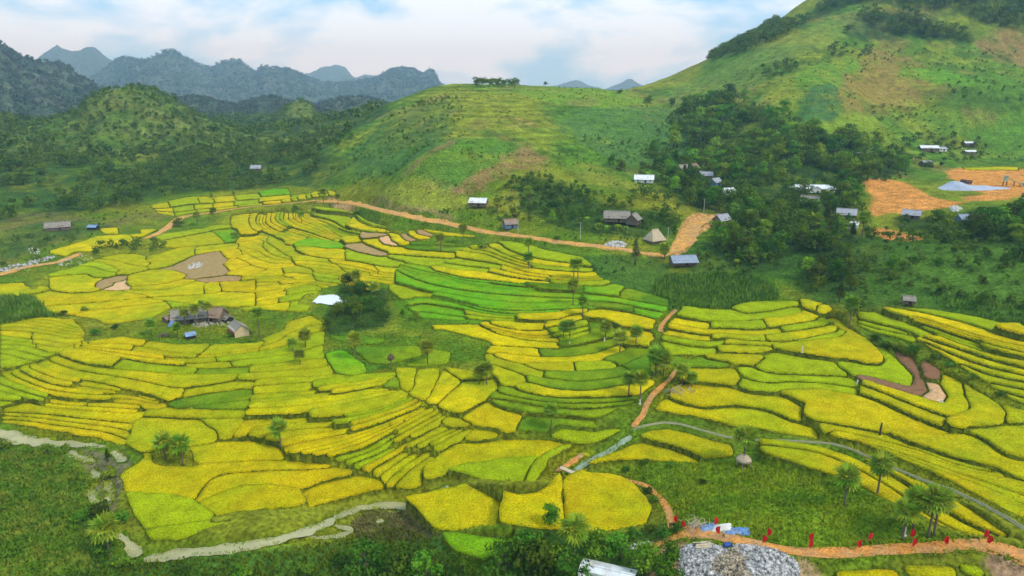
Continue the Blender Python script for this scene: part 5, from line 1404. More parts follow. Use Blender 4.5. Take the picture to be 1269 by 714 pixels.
def joined(name, fs, mats):
    V = []; Fs = []; mi = []; o = 0
    for me, M in fs:
        n = len(me.vertices); a = np.zeros(n * 3); me.vertices.foreach_get('co', a); a = a.reshape(-1, 3)
        V.append(a @ np.array(M.to_3x3()).T + np.array(M.translation)); 
        for p in me.polygons: Fs.append([v + o for v in p.vertices]); mi.append(1 if me.name.startswith('dry') else 0)
        o += n
    return raw_mesh(name, np.vstack(V), np.array(Fs, np.int32), mats=mats, midx=mi)
CROWNS = [joined('crown', frond_set(500 + k, 30, 0), [M_palm, M_dry]) for k in range(4)]
DRYS = [joined('dry_skirt', frond_set(520 + k, 0, 12), [M_dry, M_dry]) for k in range(2)]
def ptrunk(seed):
    r = random.Random(seed); mb = MB(); pts = []; rad = []
    lx, ly = r.uniform(-.05, .05), r.uniform(-.05, .05)
    for k in range(9):
        f = k / 8; pts.append((lx * f * f, ly * f * f, f)); rad.append((.052 - .018 * f + .004 * (k % 2)))
    return pts, rad
PT = []
for k in range(4):
    pts, rad = ptrunk(k); mb = MB(); mb.tube([(a, b, c * 6) for a, b, c in pts], [q * 4.2 for q in rad], 7); PT.append((mb.mesh('trunk', M_palmbark, True), Vector((pts[-1][0], pts[-1][1], 6))))
def palm(px, py, top, label, near=False, dry=False, cs=1.0, group='fan palms standing among the rice fields', alldry=False, lean=None):
    s = spot(px, py); dist = (s - Vector((0, 0, CAMZ))).length
    h = (py - top) * dist / F * 1.04; R = min(max(.38 * h, 1.6), 3.0) * cs
    e = empty('fan_palm', (s.x, s.y, s.z - .1), rnd.uniform(0, 6.28), label, 'palm tree', group)
    k = rnd.randrange(4); tm, tip = PT[k]; th = max(h - R * .75, h * .45)
    o = obj('trunk', tm, e); o.scale = (min(1.15, max(.8, h / 8)),) * 2 + (th / 6,)
    tp = Vector((tip.x * o.scale[0], tip.y * o.scale[1], th - .05)); sc = R / 1.75
    if near:
        for me, M in frond_set(rnd.randrange(999), 26, 0):
            f = obj('frond', me, e); f.matrix_local = Matrix.Translation(tp) @ M @ Matrix.Scale(sc, 4)
    else:
        c = obj('crown', DRYS[k % 2] if alldry else CROWNS[k], e, loc=tp); c.scale = (sc, sc, sc)
    if dry:
        d = obj('dry_skirt', DRYS[k % 2], e, loc=tp - Vector((0, 0, .15))); d.scale = (sc * .9, sc * .9, sc)
    return e
PALMS = [
 (1087,613,568,'slim fan palm on the edge of the gold field above the meadow',1,1,1), (1046,627,582,'stocky fan palm standing in the meadow',1,1,1), (1118,669,626,'shorter fan palm left of the pair beside the flagged path',1,0,.9),
 (1150,666,613,'thick fan palm of the group beside the flagged path',1,1,1.05), (1157,663,612,'right fan palm of the group beside the flagged path',1,0,1.0), (1131,655,611,'rear fan palm of the group beside the flagged path',1,0,1),
 (348,554,521,'fan palm alone in the lower left gold fields',1,0,.9), (205,570,540,'fan palm with brown hanging fronds near the left stream',1,1,1), (227,577,542,'light green fan palm right of the brown fronded one',1,1,1),
 (683,534,500,'light fan palm in the dark green terraces of the middle',1,1,.85), (711,692,640,'bright green palm at the front among the dark trees',1,0,1.1), (136,690,646,'fan palm over the narrow stream at the lower left',1,0,1.1),
 (441,446,412,'round fan palm in the middle meadow',0,1,1), (485,458,430,'yellowish dry fan palm in the middle meadow',0,1,.9), (530,453,421,'fan palm at the right of the middle meadow',0,1,.95),
 (594,478,453,'left fan palm of the pair by the dark terraces',0,0,.9), (603,478,449,'right fan palm of the pair by the dark terraces',0,0,.9),
 (363,437,420,'leftmost of three palms on the strip corner',0,0,1), (379,432,409,'tallest of three palms on the strip corner',0,0,1), (372,453,433,'lowest of three palms on the strip corner',0,0,1), (322,419,383,'tall thin palm right of the red doored farmhouse',0,0,.85),
 (188,416,397,'small palm left of the farmstead yard',0,0,.9), (221,420,402,'palm beside the blue roofed shelter',0,0,.8), (243,404,380,'left palm in front of the grey farm roof',0,0,.75), (259,402,376,'right palm in front of the grey farm roof',0,0,.75), (230,404,384,'palm between the blue tarpaulin and the farm palms',0,0,.75),
 (698,421,398,'left palm of the pair on the rounded gold terrace',0,0,.9), (706,422,397,'right palm of the pair on the rounded gold terrace',0,0,.9), (750,421,398,'palm with a white painted foot in the crescent terrace',0,0,.95), (768,438,409,'palm with hanging brown fronds below the crescent terrace',0,1,1), (788,428,404,'palm at the right of the crescent terrace',0,0,1),
 (779,491,460,'left palm of the tall pair beside the orange footpath',0,0,.9), (793,500,460,'right palm of the tall pair beside the orange footpath',0,0,.9), (812,466,431,'left palm of the dense cluster on the footpath',0,1,1.1), (822,466,436,'right palm of the dense cluster on the footpath',0,1,1.1), (845,477,451,'palm right of the orange footpath',0,0,.9), (857,481,462,'short palm beside the grey branch heap',0,0,1),
 (710,379,346,'fan palm with brown fronds in the green terraces',0,1,.9), (722,393,367,'palm at the right end of the upper gold band',0,0,.8), (711,346,321,'left palm of the close pair above the terraces',0,0,.9), (716,347,321,'right palm of the close pair above the terraces',0,0,.9), (655,334,313,'palm on the upper gold terraces',0,0,.9), (655,319,295,'palm just below the dirt road',0,0,.9), (546,312,290,'palm on the small brown and gold terraces',0,0,1), (574,302,278,'palm beside the road right of the small terraces',0,0,.95),
 (367,273,256,'left palm of the far pair in the upper fields',0,0,1), (374,277,263,'right palm of the far pair in the upper fields',0,0,.8), (389,267,258,'low palm in the far upper fields',0,0,1), (401,251,235,'palm at the end of the pale track',0,0,1), (419,254,241,'thin palm where the road begins',0,0,.8), (292,303,289,'palm beside the bright green plot',0,0,1), (442,359,336,'left palm above the pond clump',0,0,.9), (465,370,350,'right palm above the pond clump',0,0,.9), (245,280,265,'palm at the fork of the pale track',0,0,.9),
 (1052,408,371,'ragged palm at the head of the brown plot',0,1,1), (1008,294,268,'light palm in the village wood',0,1,1.2), (1068,296,266,'palm above the dark clump in the village wood',0,1,1.2), (655,250,232,'light palm above the blue walled hut',0,1,1), (616,262,245,'palm beside the white roofed roadside hut',0,1,1), (636,272,257,'palm behind the blue walled hut',0,1,1), (823,322,302,'palm beside the grey roofed house under the road',0,1,1.1),
 (1000,345,322,'palm with reddish fronds below the village wood',0,1,1),
]
for a, b, c, lab, nr, dr, cs in PALMS: palm(a, b, c, lab, bool(nr), bool(dr), cs, alldry=('yellowish' in lab))
# ------------------------------------------------------------------ buildings
M_thatch = mat('grey_thatch', (.27, .235, .19), var=.3, scale=1.2, fine=5, finevar=.3, bump=.6, bscale=6, bdist=.08, rough=.95, spec=.05)
M_thatchb = mat('brown_thatch', (.30, .205, .14), var=.3, scale=1.2, fine=5, finevar=.3, bump=.6, bscale=6, bdist=.08, rough=.95, spec=.05)
M_straw = mat('pale_straw', (.48, .38, .25), var=.3, scale=1.5, fine=5, finevar=.3, bump=.6, bscale=6, bdist=.08, rough=.95, spec=.05)
M_fibro = mat('grey_sheet_roof', (.33, .33, .35), var=.2, scale=.8, fine=4, finevar=.15, rough=.7)
M_fibrob = mat('bluish_sheet_roof', (.26, .30, .36), var=.2, scale=.8, fine=4, finevar=.15, rough=.7)
M_white = mat('white_metal_roof', (.76, .78, .78), var=.10, scale=.8, rough=.5, alt=(.50, .44, .36), altf=.55, altscale=.5)
M_blue = mat('blue_sheet_roof', (.16, .28, .48), var=.25, scale=1, rough=.6, alt=(.30, .34, .40), altf=.6)
M_tarp = mat('blue_tarpaulin', (.09, .20, .42), var=.4, scale=1.2, alt=(.30, .34, .40), altf=.6, bump=.6, bscale=2, bdist=.2, rough=.5)
M_tarpw = mat('white_tarpaulin', (.66, .62, .54), var=.25, scale=1.2, rough=.6)
M_plank = mat('weathered_planks', (.17, .125, .085), var=.3, scale=2, rough=.9)
M_wallt = mat('tan_plaster', (.62, .47, .27), var=.12, scale=1, rough=.9)
M_wallw = mat('white_plaster', (.68, .66, .60), var=.1, scale=1, rough=.9)
M_wallb = mat('blue_boards', (.10, .17, .26), var=.2, scale=1.5, rough=.9)
M_brick = mat('red_brick_front', (.40, .13, .06), var=.25, scale=2, rough=.9)
M_red = mat('red_paint', (.42, .04, .03), var=.15, scale=2)
M_dark = mat('painted_interior_shade', (.03, .026, .022), var=.2, scale=2)  # near-black colour stands in for shade inside doorways and open shelters
M_glass = mat('dark_window_glass', (.05, .06, .07), var=.1, rough=.15, spec=.5)
M_wood = mat('pale_timber', (.55, .44, .29), var=.25, scale=2, rough=.8)

def slab(mb, a, b, c, d, th):
    """a thick sheet with top corners a b c d"""
    a, b, c, d = map(Vector, (a, b, c, d)); n = (b - a).cross(d - a).normalized()
    if n.z < 0: n = -n
    t_ = n * th
    mb.add([a, b, c, d, a - t_, b - t_, c - t_, d - t_], [(0, 1, 2, 3), (7, 6, 5, 4), (0, 4, 5, 1), (1, 5, 6, 2), (2, 6, 7, 3), (3, 7, 4, 0)])
def house(name, label, px, py, L_, W_, wh, rh, rz, roof, wall, door=M_dark, stilt=0.0, over=.5, th=.14, hip=0.0, wings=(), face=-1, nwin=2, cat='house', ridge=True, sag=.1, front=None, group=None, porch=0):
    s = spot(px, py)
    e = empty(name, (s.x, s.y, s.z - .05), rz, label, cat, group)
    z0 = stilt; l, w = L_ / 2, W_ / 2; ze = z0 + wh; zr = ze + rh
    mb = MB()
    hl = l - hip * .0
    if hip > 0:
        mb.add([(-l, -w, z0 - .3), (l, -w, z0 - .3), (l, w, z0 - .3), (-l, w, z0 - .3), (-l, -w, ze), (l, -w, ze), (l, w, ze), (-l, w, ze)],
               [(0, 1, 5, 4), (1, 2, 6, 5), (2, 3, 7, 6), (3, 0, 4, 7), (4, 5, 6, 7), (3, 2, 1, 0)])
    else:
        mb.add([(-l, -w, z0 - .3), (l, -w, z0 - .3), (l, w, z0 - .3), (-l, w, z0 - .3), (-l, -w, ze), (l, -w, ze), (l, w, ze), (-l, w, ze), (-l, 0, zr - .1 - sag * 1.2), (l, 0, zr - .1 - sag * 1.2)],
               [(0, 1, 5, 4), (2, 3, 7, 6), (1, 2, 6, 9, 5), (3, 0, 4, 8, 7), (3, 2, 1, 0), (4, 5, 9, 8), (6, 7, 8, 9)])
    obj('wall', mb.mesh('wall', wall), e)
    if front:
        mb = MB(); mb.box((0, face * (w + .03), z0 + wh * .48), (L_ * .96, .06, wh * .94)); obj('front_wall', mb.mesh('front_wall', front), e)
    k = rh / w; ow = w + over; oz = ze - over * k; ol = l + over * .8
    r_ = obj('roof', None, e) if False else None
    mb = MB()
    if hip > 0:
        hr = max(ol - hip, .15)
        R0, R1 = (-hr, 0, zr), (hr, 0, zr)
        A, B, C_, D = (-ol, -ow, oz), (ol, -ow, oz), (ol, ow, oz), (-ol, ow, oz)
        slab(mb, A, B, R1, R0, th); slab(mb, C_, D, R0, R1, th)
        a = [Vector(q) for q in (B, C_, R1)]; t_ = Vector((-.5, 0, -1)).normalized() * th; mb.add(a + [q + t_ for q in a], [(0, 1, 2), (5, 4, 3), (0, 3, 4, 1), (1, 4, 5, 2), (2, 5, 3, 0)])
        a = [Vector(q) for q in (D, A, R0)]; t_ = Vector((.5, 0, -1)).normalized() * th; mb.add(a + [q + t_ for q in a], [(0, 1, 2), (5, 4, 3), (0, 3, 4, 1), (1, 4, 5, 2), (2, 5, 3, 0)])
    else:
        n = max(3, int(L_ / 1.5))
        for sgn in (-1, 1):
            for i in range(n):
                x0, x1 = -ol + 2 * ol * i / n, -ol + 2 * ol * (i + 1) / n
                d0 = -sag * math.sin(math.pi * i / n); d1 = -sag * math.sin(math.pi * (i + 1) / n); j_ = rnd.uniform(-.12, .12) * min(1, th * 4)
                slab(mb, (x0, sgn * (ow + j_), oz), (x1, sgn * (ow + j_), oz), (x1, 0, zr + d1), (x0, 0, zr + d0), th)
    roof_o = obj('roof', mb.mesh('roof', roof), e)
    if ridge:
        mb = MB(); hr = (max(ol - hip, .15) if hip > 0 else ol) * 1.0
        mb.tube([(-hr, 0, zr + .02), (0, 0, zr - sag * .9 + .04), (hr, 0, zr + .02)], [.13 + th * .4] * 3, 6); obj('ridge_cap', mb.mesh('ridge_cap', roof), roof_o)
    mb = MB(); mb.box((L_ * .08, face * (w + .05), z0 + min(1.9, wh * .86) / 2), (1.1, .12, min(1.9, wh * .86))); dr = obj('door', mb.mesh('door', door), e)
    for i in range(nwin):
        fx = (-.32, .34, -.12)[i] * L_
        mb = MB(); mb.box((fx, face * (w + .04), z0 + wh * .6), (1.0, .10, .85)); wf = obj('window', mb.mesh('window', M_plank), e)
        mb = MB(); mb.box((fx, face * (w + .08), z0 + wh * .6), (.8, .06, .65)); obj('pane', mb.mesh('pane', M_glass), wf)
    if stilt > .3:
        for a in (-.9, 0, .9):
            for b in (-.85, .85):
                mb = MB(); mb.tube([(a * l, b * w, -.4), (a * l, b * w, z0)], [.12, .11], 6); obj('post', mb.mesh('post', M_plank), e)
    if porch:
        mb = MB(); slab(mb, (-ol, face * (ow - .05), oz + .02), (ol, face * (ow - .05), oz + .02), (ol, face * (ow + porch), oz - porch * .35), (-ol, face * (ow + porch), oz - porch * .35), th)
        obj('porch_roof', mb.mesh('porch_roof', roof), e)
        for a in (-.9, -.3, .3, .9):
            mb = MB(); mb.tube([(a * ol, face * (ow + porch - .2), -.3), (a * ol, face * (ow + porch - .2), oz - porch * .35)], [.09, .08], 6); obj('porch_post', mb.mesh('porch_post', M_plank), e)
    for (wx, wl, ww, wrh) in wings:         # cross gables
        mb = MB()
        zz = ze + wrh
        for sgn in (-1, 1):
            slab(mb, (wx + sgn * (ww / 2 + .3), -wl, ze - .15), (wx + sgn * (ww / 2 + .3), wl, ze - .15), (wx, wl, zz), (wx, -wl, zz), th)
        obj('gable_roof', mb.mesh('gable_roof', roof), e)
        mb = MB()
        for sy in (-1, 1):
            y = sy * (wl - .3)
            mb.add([(wx - ww / 2, y, z0 - .3), (wx + ww / 2, y, z0 - .3), (wx + ww / 2, y, ze - .1), (wx, y, zz - .15), (wx - ww / 2, y, ze - .1), (wx - ww / 2, sy * w * .9, z0 - .3), (wx + ww / 2, sy * w * .9, z0 - .3), (wx + ww / 2, sy * w * .9, ze - .1), (wx - ww / 2, sy * w * .9, ze - .1)],
                   [(0, 1, 2, 3, 4), (0, 5, 8, 4), (1, 6, 7, 2)])
        obj('gable_wall', mb.mesh('gable_wall', wall), e)
    return e
R_ = RAD
# farmstead among the fields
house('farmhouse', 'tan gabled farmhouse with red brick front and grey roof', 296, 413, 8.4, 5.4, 2.6, 1.9, R_(-52), M_thatch, M_wallt, M_red, 0, .45, .16, nwin=1, front=M_brick)
house('farmhouse', 'grey roofed farmhouse behind two palms at the farmstead', 236, 398, 12.5, 6.5, 2.2, 2.6, R_(16), M_thatch, M_plank, M_dark, .4, .7, .22)
house('farmhouse', 'brown thatched farmhouse at the back of the farmstead', 266, 396, 8.5, 6.5, 2.3, 2.8, R_(-12), M_thatchb, M_plank, M_dark, .4, .7, .25)
house('shed', 'small open shed with pale grey roof beside the farmyard tarpaulin', 210, 398, 4.0, 3.2, 1.6, 1.0, R_(60), M_thatchb, M_plank, M_dark, 0, .4, .18, nwin=0, cat='shed')
house('shelter', 'small blue roofed shelter in the farmyard', 236, 419, 3.4, 2.4, 1.2, .9, R_(38), M_blue, M_dark, M_dark, .3, .3, .08, nwin=0, cat='shelter', sag=0)
house('lean_to', 'low dark lean-to beside the brown thatched farmhouse', 281, 397, 5.0, 3.6, 1.4, 1.0, R_(-40), M_thatch, M_dark, M_dark, 0, .4, .18, nwin=0, cat='shed')
# far left
house('farmhouse', 'long grey roofed house in the scrub at the left', 73, 285, 13, 6, 2.2, 2.4, R_(24), M_thatch, M_plank, M_dark, .4, .6, .2)
house('shelter', 'blue roofed shelter at the edge of the left forest', 116, 284, 5.5, 4, 1.5, 1.0, R_(-5), M_blue, M_dark, M_dark, .2, .4, .1, nwin=0, cat='shelter')
house('stilt_house', 'lone stilt hut in the forest before the conical hill', 318, 214, 8, 6.5, 2.4, 2.2, R_(8), M_fibro, M_plank, M_dark, 1.8, .6, .15)
# along the road under the central hill
house('hut', 'white roofed roadside hut beside a palm', 593, 255, 9.5, 6.5, 2.3, 2.0, R_(-10), M_white, M_plank, M_dark, .3, .6, .1, cat='hut')
house('hut', 'small hut with blue board walls and tan thatch', 632, 282, 6.8, 5.2, 2.5, 2.1, R_(20), M_thatchb, M_wallb, M_dark, .2, .5, .2, cat='hut')
house('longhouse', 'long grey thatched house above the road', 764, 276, 13, 6.5, 2.4, 2.8, R_(-6), M_thatch, M_plank, M_dark, 1.2, .7, .22)
house('hut', 'plank walled gable hut adjoining the long thatched house', 785, 279, 6.5, 6.0, 2.8, 2.6, R_(62), M_thatch, M_plank, M_dark, 1.0, .7, .2, cat='hut')
house('thatched_hut', 'pale straw hut with a steep hipped roof beside the road', 811, 300, 7.6, 6.6, 2.0, 4.2, R_(28), M_straw, M_plank, M_dark, .4, .8, .3, hip=2.6, cat='hut', nwin=1)
house('roadside_house', 'blue grey roofed house with a porch below the road', 846, 328, 11.5, 6, 2.2, 1.8, R_(6), M_fibrob, M_plank, M_dark, .5, .5, .1, sag=0, porch=1.2)
house('hut', 'hut behind the climbing earth road', 894, 278, 7.5, 6.0, 2.4, 2.6, R_(32), M_fibro, M_plank, M_dark, .6, .6, .14, cat='hut')
house('hut', 'white roofed hut on the spur of the central hill', 798, 226, 11.5, 7, 2.2, 2.2, R_(-12), M_white, M_wallw, M_dark, .3, .6, .1, cat='hut')
house('village_house', 'leftmost grey roof in the trees behind the hill spur', 846, 214, 9, 6, 2.4, 2.4, R_(35), M_thatch, M_plank, M_dark, .8, .6, .18)
house('village_house', 'brownish gabled roof right of the leftmost village roof', 859, 213, 8, 6, 2.4, 2.6, R_(55), M_thatchb, M_plank, M_dark, .8, .6, .18)
house('village_house', 'grey roof below the pair of village roofs', 875, 222, 8, 5.5, 2.2, 2.0, R_(-18), M_fibro, M_plank, M_dark, .8, .6, .14)
house('village_house', 'small dark gable showing under the village roofs', 886, 231, 7, 5.5, 2.6, 2.2, R_(40), M_fibro, M_wallb, M_dark, .6, .5, .14)
house('village_house', 'white walled house half hidden in the village trees', 902, 243, 7, 5, 3.4, 1.6, R_(20), M_white, M_wallw, M_dark, 0, .3, .12)
# around the white gabled house
house('gabled_house', 'large white metal roofed house with several gables in the wood', 1007, 237, 26, 9, 2.0, 1.9, R_(-4), M_white, M_wallw, M_dark, .2, .7, .12, hip=4.5, wings=((-9, 5.9, 6, 1.5), (0, 6.4, 7, 1.8), (8.5, 5.8, 5.4, 1.4)), sag=0, ridge=False)
house('village_house', 'grey thatched house just below the white gabled house', 1003, 254, 9.5, 6, 2.3, 2.5, R_(-30), M_thatch, M_plank, M_dark, .6, .6, .18)
house('village_house', 'grey roofed house between wood and orange earthworks', 1048, 271, 9, 6.5, 2.4, 2.4, R_(-22), M_fibro, M_plank, M_dark, .6, .6, .14)
house('village_house', 'small white walled house under the grey roof by the earthworks', 1056, 283, 5, 4, 2.4, 1.2, R_(-30), M_white, M_wallw, M_dark, 0, .4, .1, nwin=1)
house('village_house', 'purplish grey roof deep in the upper wood', 1069, 199, 12, 7, 2.2, 2.8, R_(20), M_thatch, M_plank, M_dark, .8, .7, .2)
house('village_house', 'white roofed house at the top of the village', 1150, 187, 13, 7, 2.6, 1.6, R_(-8), M_white, M_plank, M_dark, 0, .5, .12)
house('village_house', 'low pale roof right of the top white roofed house', 1166, 187, 7, 5, 2.0, 1.2, R_(12), M_fibro, M_wallw, M_dark, 0, .5, .12, nwin=1)
house('village_house', 'small pale building below the top white roofed house', 1147, 206, 7, 6, 2.8, 1.2, R_(10), M_fibro, M_plank, M_dark, 0, .4, .12, nwin=1)
house('shed', 'upper of two small white roofs beyond the earthworks', 1200, 180, 8, 4.5, 2.0, 1.0, R_(0), M_white, M_plank, M_dark, 0, .4, .1, nwin=1, cat='shed')
house('shed', 'lower of two small white roofs beyond the earthworks', 1201, 191, 9, 5, 2.2, 1.0, R_(4), M_white, M_plank, M_dark, 0, .4, .1, nwin=1, cat='shed')
house('village_house', 'grey roofed house at the foot of the big orange cut', 1129, 271, 8, 5.5, 2.2, 2.0, R_(-35), M_fibro, M_plank, M_dark, .4, .5, .14)
house('village_house', 'bluish roof hidden in the right hand wood', 1197, 277, 9, 6, 2.4, 1.8, R_(5), M_fibrob, M_wallb, M_dark, .4, .5, .12)
house('field_hut', 'small grey field hut on stilts above the right terraces', 1125, 378, 3.6, 3.2, 1.5, 1.1, R_(-18), M_thatch, M_plank, M_dark, 1.0, .5, .16, nwin=1, cat='hut')
# white shed at the bottom edge, ribbed sheets
def ribbed_shed():
    s = spot(752, 724); e = empty('white_shed', (s.x, s.y, s.z), R_(-20), 'white ribbed metal shed roof at the bottom edge among trees', 'shed')
    l, w, ze, zr = 5.2, 2.8, 2.5, 3.6
    mb = MB(); mb.add([(-l, -w, -.5), (l, -w, -.5), (l, w, -.5), (-l, w, -.5), (-l, -w, ze), (l, -w, ze), (l, w, ze), (-l, w, ze), (-l, 0, zr - .06), (l, 0, zr - .06)],
                      [(0, 1, 5, 4), (2, 3, 7, 6), (1, 2, 6, 9, 5), (3, 0, 4, 8, 7), (4, 5, 9, 8), (6, 7, 8, 9)])
    obj('wall', mb.mesh('wall', M_wallw), e)
    n = 10
    for sgn in (-1, 1):
        base = None
        for i in range(n):
            mb = MB(); x0, x1 = -5.6 + 11.2 * i / n + .012, -5.6 + 11.2 * (i + 1) / n - .012; up = .02 * (i % 2)
            slab(mb, (x0, sgn * 3.3, ze - .1 + up), (x1, sgn * 3.3, ze - .1 + up), (x1, sgn * .02, zr + .05 + up), (x0, sgn * .02, zr + .05 + up), .04)
            o = obj('roof_sheet', mb.mesh('roof_sheet', M_white), e)
            mb = MB(); a = Vector(((x0 + x1) / 2, sgn * 3.28, ze - .06 + up)); b = Vector(((x0 + x1) / 2, sgn * .06, zr + .09 + up)); mb.tube([a, b], [.04, .04], 4); obj('rib', mb.mesh('rib', M_white), o)
    mb = MB(); mb.box((0, 0, zr + .12), (11.3, .35, .06)); obj('ridge_cap', mb.mesh('ridge_cap', M_white), e)
    mb = MB(); mb.box((-1.6, -1.6, zr - .2), (3.2, 1.2, .5)); obj('roof_box', mb.mesh('roof_box', M_white), e)
    mb = MB(); mb.box((1.5, -w - .05, 1.0), (1.2, .1, 2.0)); obj('door', mb.mesh('door', M_plank), e)
ribbed_shed()

# ------------------------------------------------------------------ building site
def gravel_heap():
    s = spot(1212, 234); n, m_ = 60, 26; V = []
    r = np.random.RandomState(8)
    u, v = np.meshgrid(np.linspace(-1, 1, n), np.linspace(-1, 1, m_))
    x = s.x + u * 21; y = s.y + 3 + v * 12
    edge = np.clip(1 - (u ** 2 * .9 + v ** 2), 0, 1) ** .6
    hgt = edge * (1.3 + 4.0 * np.exp(-((u + .55) / .28) ** 2) + .8 * fbm(x, y, 7, 3, 5)) 
    z = Zg(x, y) - .4 + hgt + edge * r.uniform(-.1, .1, x.shape)
    j = (np.arange(m_ - 1)[:, None] * n + np.arange(n - 1)[None]).ravel()
    me = raw_mesh('gravel_heap', np.c_[x.ravel(), y.ravel(), z.ravel()], np.c_[j, j + 1, j + n + 1, j + n], mat('blue_grey_gravel', (.40, .43, .50), var=.2, scale=.4, fine=2.5, finevar=.25, bump=.7, bscale=3, bdist=.15))
    obj('gravel_heap', me, label='flat blue grey gravel heap on the orange building site', cat='gravel heap')
gravel_heap()
M_mach = mat('pale_green_machine', (.36, .46, .32), var=.2, scale=1.5, rough=.6)
M_tyre = mat('tyre_rubber', (.02, .02, .022), rough=.9)
M_truck = mat('dark_truck_paint', (.06, .055, .06), var=.2, scale=1.5, rough=.45)
M_rust = mat('rusty_steel', (.18, .09, .05), var=.3, scale=2)
def truck():
    s = spot(1197, 229); e = empty('dump_truck', (s.x, s.y, s.z + .3), R_(8), 'dark dump truck parked on the gravel', 'truck')
    mb = MB(); mb.box((0, 0, 1.0), (6.6, 1.0, .3)); obj('chassis', mb.mesh('chassis', M_truck), e)
    mb = MB(); mb.add([(-3.5, -1.2, 1.1), (-1.8, -1.2, 1.1), (-1.8, 1.2, 1.1), (-3.5, 1.2, 1.1), (-3.4, -1.2, 2.2), (-1.8, -1.2, 2.2), (-1.8, 1.2, 2.2), (-3.4, 1.2, 2.2), (-3.0, -1.1, 3.0), (-1.9, -1.1, 3.0), (-1.9, 1.1, 3.0), (-3.0, 1.1, 3.0)],
        [(0, 1, 5, 4), (2, 3, 7, 6), (1, 2, 6, 5), (3, 0, 4, 7), (4, 5, 9, 8), (6, 7, 11, 10), (5, 6, 10, 9), (7, 4, 8, 11), (8, 9, 10, 11), (3, 2, 1, 0)])
    cb = obj('cab', mb.mesh('cab', M_truck), e)
    mb = MB(); mb.box((-3.24, 0, 2.58), (.06, 1.8, .6), M=Matrix.Rotation(R_(26), 3, 'Y')); obj('windscreen', mb.mesh('windscreen', M_glass), cb)
    mb = MB()
    mb.box((1.2, 0, 1.32), (4.4, 2.4, .12)); mb.box((1.2, -1.15, 1.95), (4.4, .1, 1.14)); mb.box((1.2, 1.15, 1.95), (4.4, .1, 1.14)); mb.box((-.95, 0, 2.1), (.1, 2.18, 1.44)); mb.box((3.35, 0, 1.9), (.1, 2.18, 1.04))
    obj('dump_bed', mb.mesh('dump_bed', M_rust), e)
    for x in (-2.6, 1.1, 2.4):
        for y in (-1.1, 1.1):
            mb = MB(); mb.tube([(x, y - .18, .55), (x, y + .18, .55)], [.55, .55], 14); w_ = obj('wheel', mb.mesh('wheel', M_tyre), e)
            mb = MB(); mb.tube([(x, y - .2, .55), (x, y + .2, .55)], [.26, .26], 10); obj('rim', mb.mesh('rim', M_mach), w_)
truck()
def crusher():
    s = spot(1256, 231); e = empty('stone_crusher', (s.x, s.y, s.z), R_(-24), 'pale green stone crusher with a sloping conveyor on the building site', 'crusher')
    mb = MB(); mb.add([(-6, -1.5, 6.2), (-3.4, -1.5, 6.2), (-3.4, 1.5, 6.2), (-6, 1.5, 6.2), (-5.2, -.6, 4), (-4.2, -.6, 4), (-4.2, .6, 4), (-5.2, .6, 4)], [(0, 1, 5, 4), (1, 2, 6, 5), (2, 3, 7, 6), (3, 0, 4, 7), (4, 5, 6, 7)])
    obj('hopper', mb.mesh('hopper', M_mach), e)
    mb = MB(); mb.box((-4.6, 0, 3.4), (2.2, 2.0, 1.4)); obj('crusher_body', mb.mesh('crusher_body', M_mach), e)
    mb = MB(); mb.box((0, 0, 3.2), (10.5, 1.1, .35), M=Matrix.Rotation(R_(22), 3, 'Y')); cv = obj('conveyor', mb.mesh('conveyor', M_mach), e)
    mb = MB(); mb.box((0, 0, 3.42), (10.3, .8, .06), M=Matrix.Rotation(R_(22), 3, 'Y')); obj('belt', mb.mesh('belt', M_tyre), cv)
    for x, z in ((-5.5, 3.2), (-3.7, 3.2), (0, 3.0), (3, 1.9)):
        for y in (-.9, .9):
            mb = MB(); mb.tube([(x, y, -.4), (x, y, z)], [.14, .14], 6); obj('leg', mb.mesh('leg', M_rust), e)
    mb = MB(); mb.box((5.4, .2, 1.3), (2.4, 2.2, 2.6)); cb = obj('control_cabin', mb.mesh('control_cabin', M_mach), e)
    mb = MB(); mb.box((5.4, -.94, 1.7), (1.6, .1, .9)); obj('window', mb.mesh('window', M_glass), cb)
crusher()

# ------------------------------------------------------------------ along the flagged path
M_flag = mat('red_cloth', (.62, .012, .014), var=.2, scale=2.5, rough=.75)
M_pole = mat('bamboo_pole', (.36, .27, .14), var=.2, scale=3)
def flag_meshes(seed):
    r = random.Random(seed); mb = MB()
    mb.tube([(0, 0, -.3), (0.01, 0, 1.3), (r.uniform(-.05, .05), 0, 2.75)], [.03, .026, .02], 6); pole = mb.mesh('pole', M_pole)
    n, k = 8, 7; V = []
    for j in range(n):
        f = j / (n - 1); z = 2.68 - 1.75 * f; w = .95 * (.35 + .65 * math.sin(math.pi * min(1, f * .86 + .14)))
        for i in range(k):
            u = i / (k - 1); V.append((.02 + u * w * .95, .13 * math.sin(u * 7 + f * 2 + seed) * (.3 + f), z - u * .16 + .05 * math.sin(u * 9)))
    V2 = [(a, b + .012, c) for a, b, c in V]
    o = n * k; q = [(j * k + i, j * k + i + 1, (j + 1) * k + i + 1, (j + 1) * k + i) for j in range(n - 1) for i in range(k - 1)]
    me = bpy.data.meshes.new('cloth'); me.from_pydata(V, [], q); me.materials.append(M_flag)
    for p in me.polygons: p.use_smooth = True
    return pole, me
FL = [flag_meshes(k) for k in range(4)]
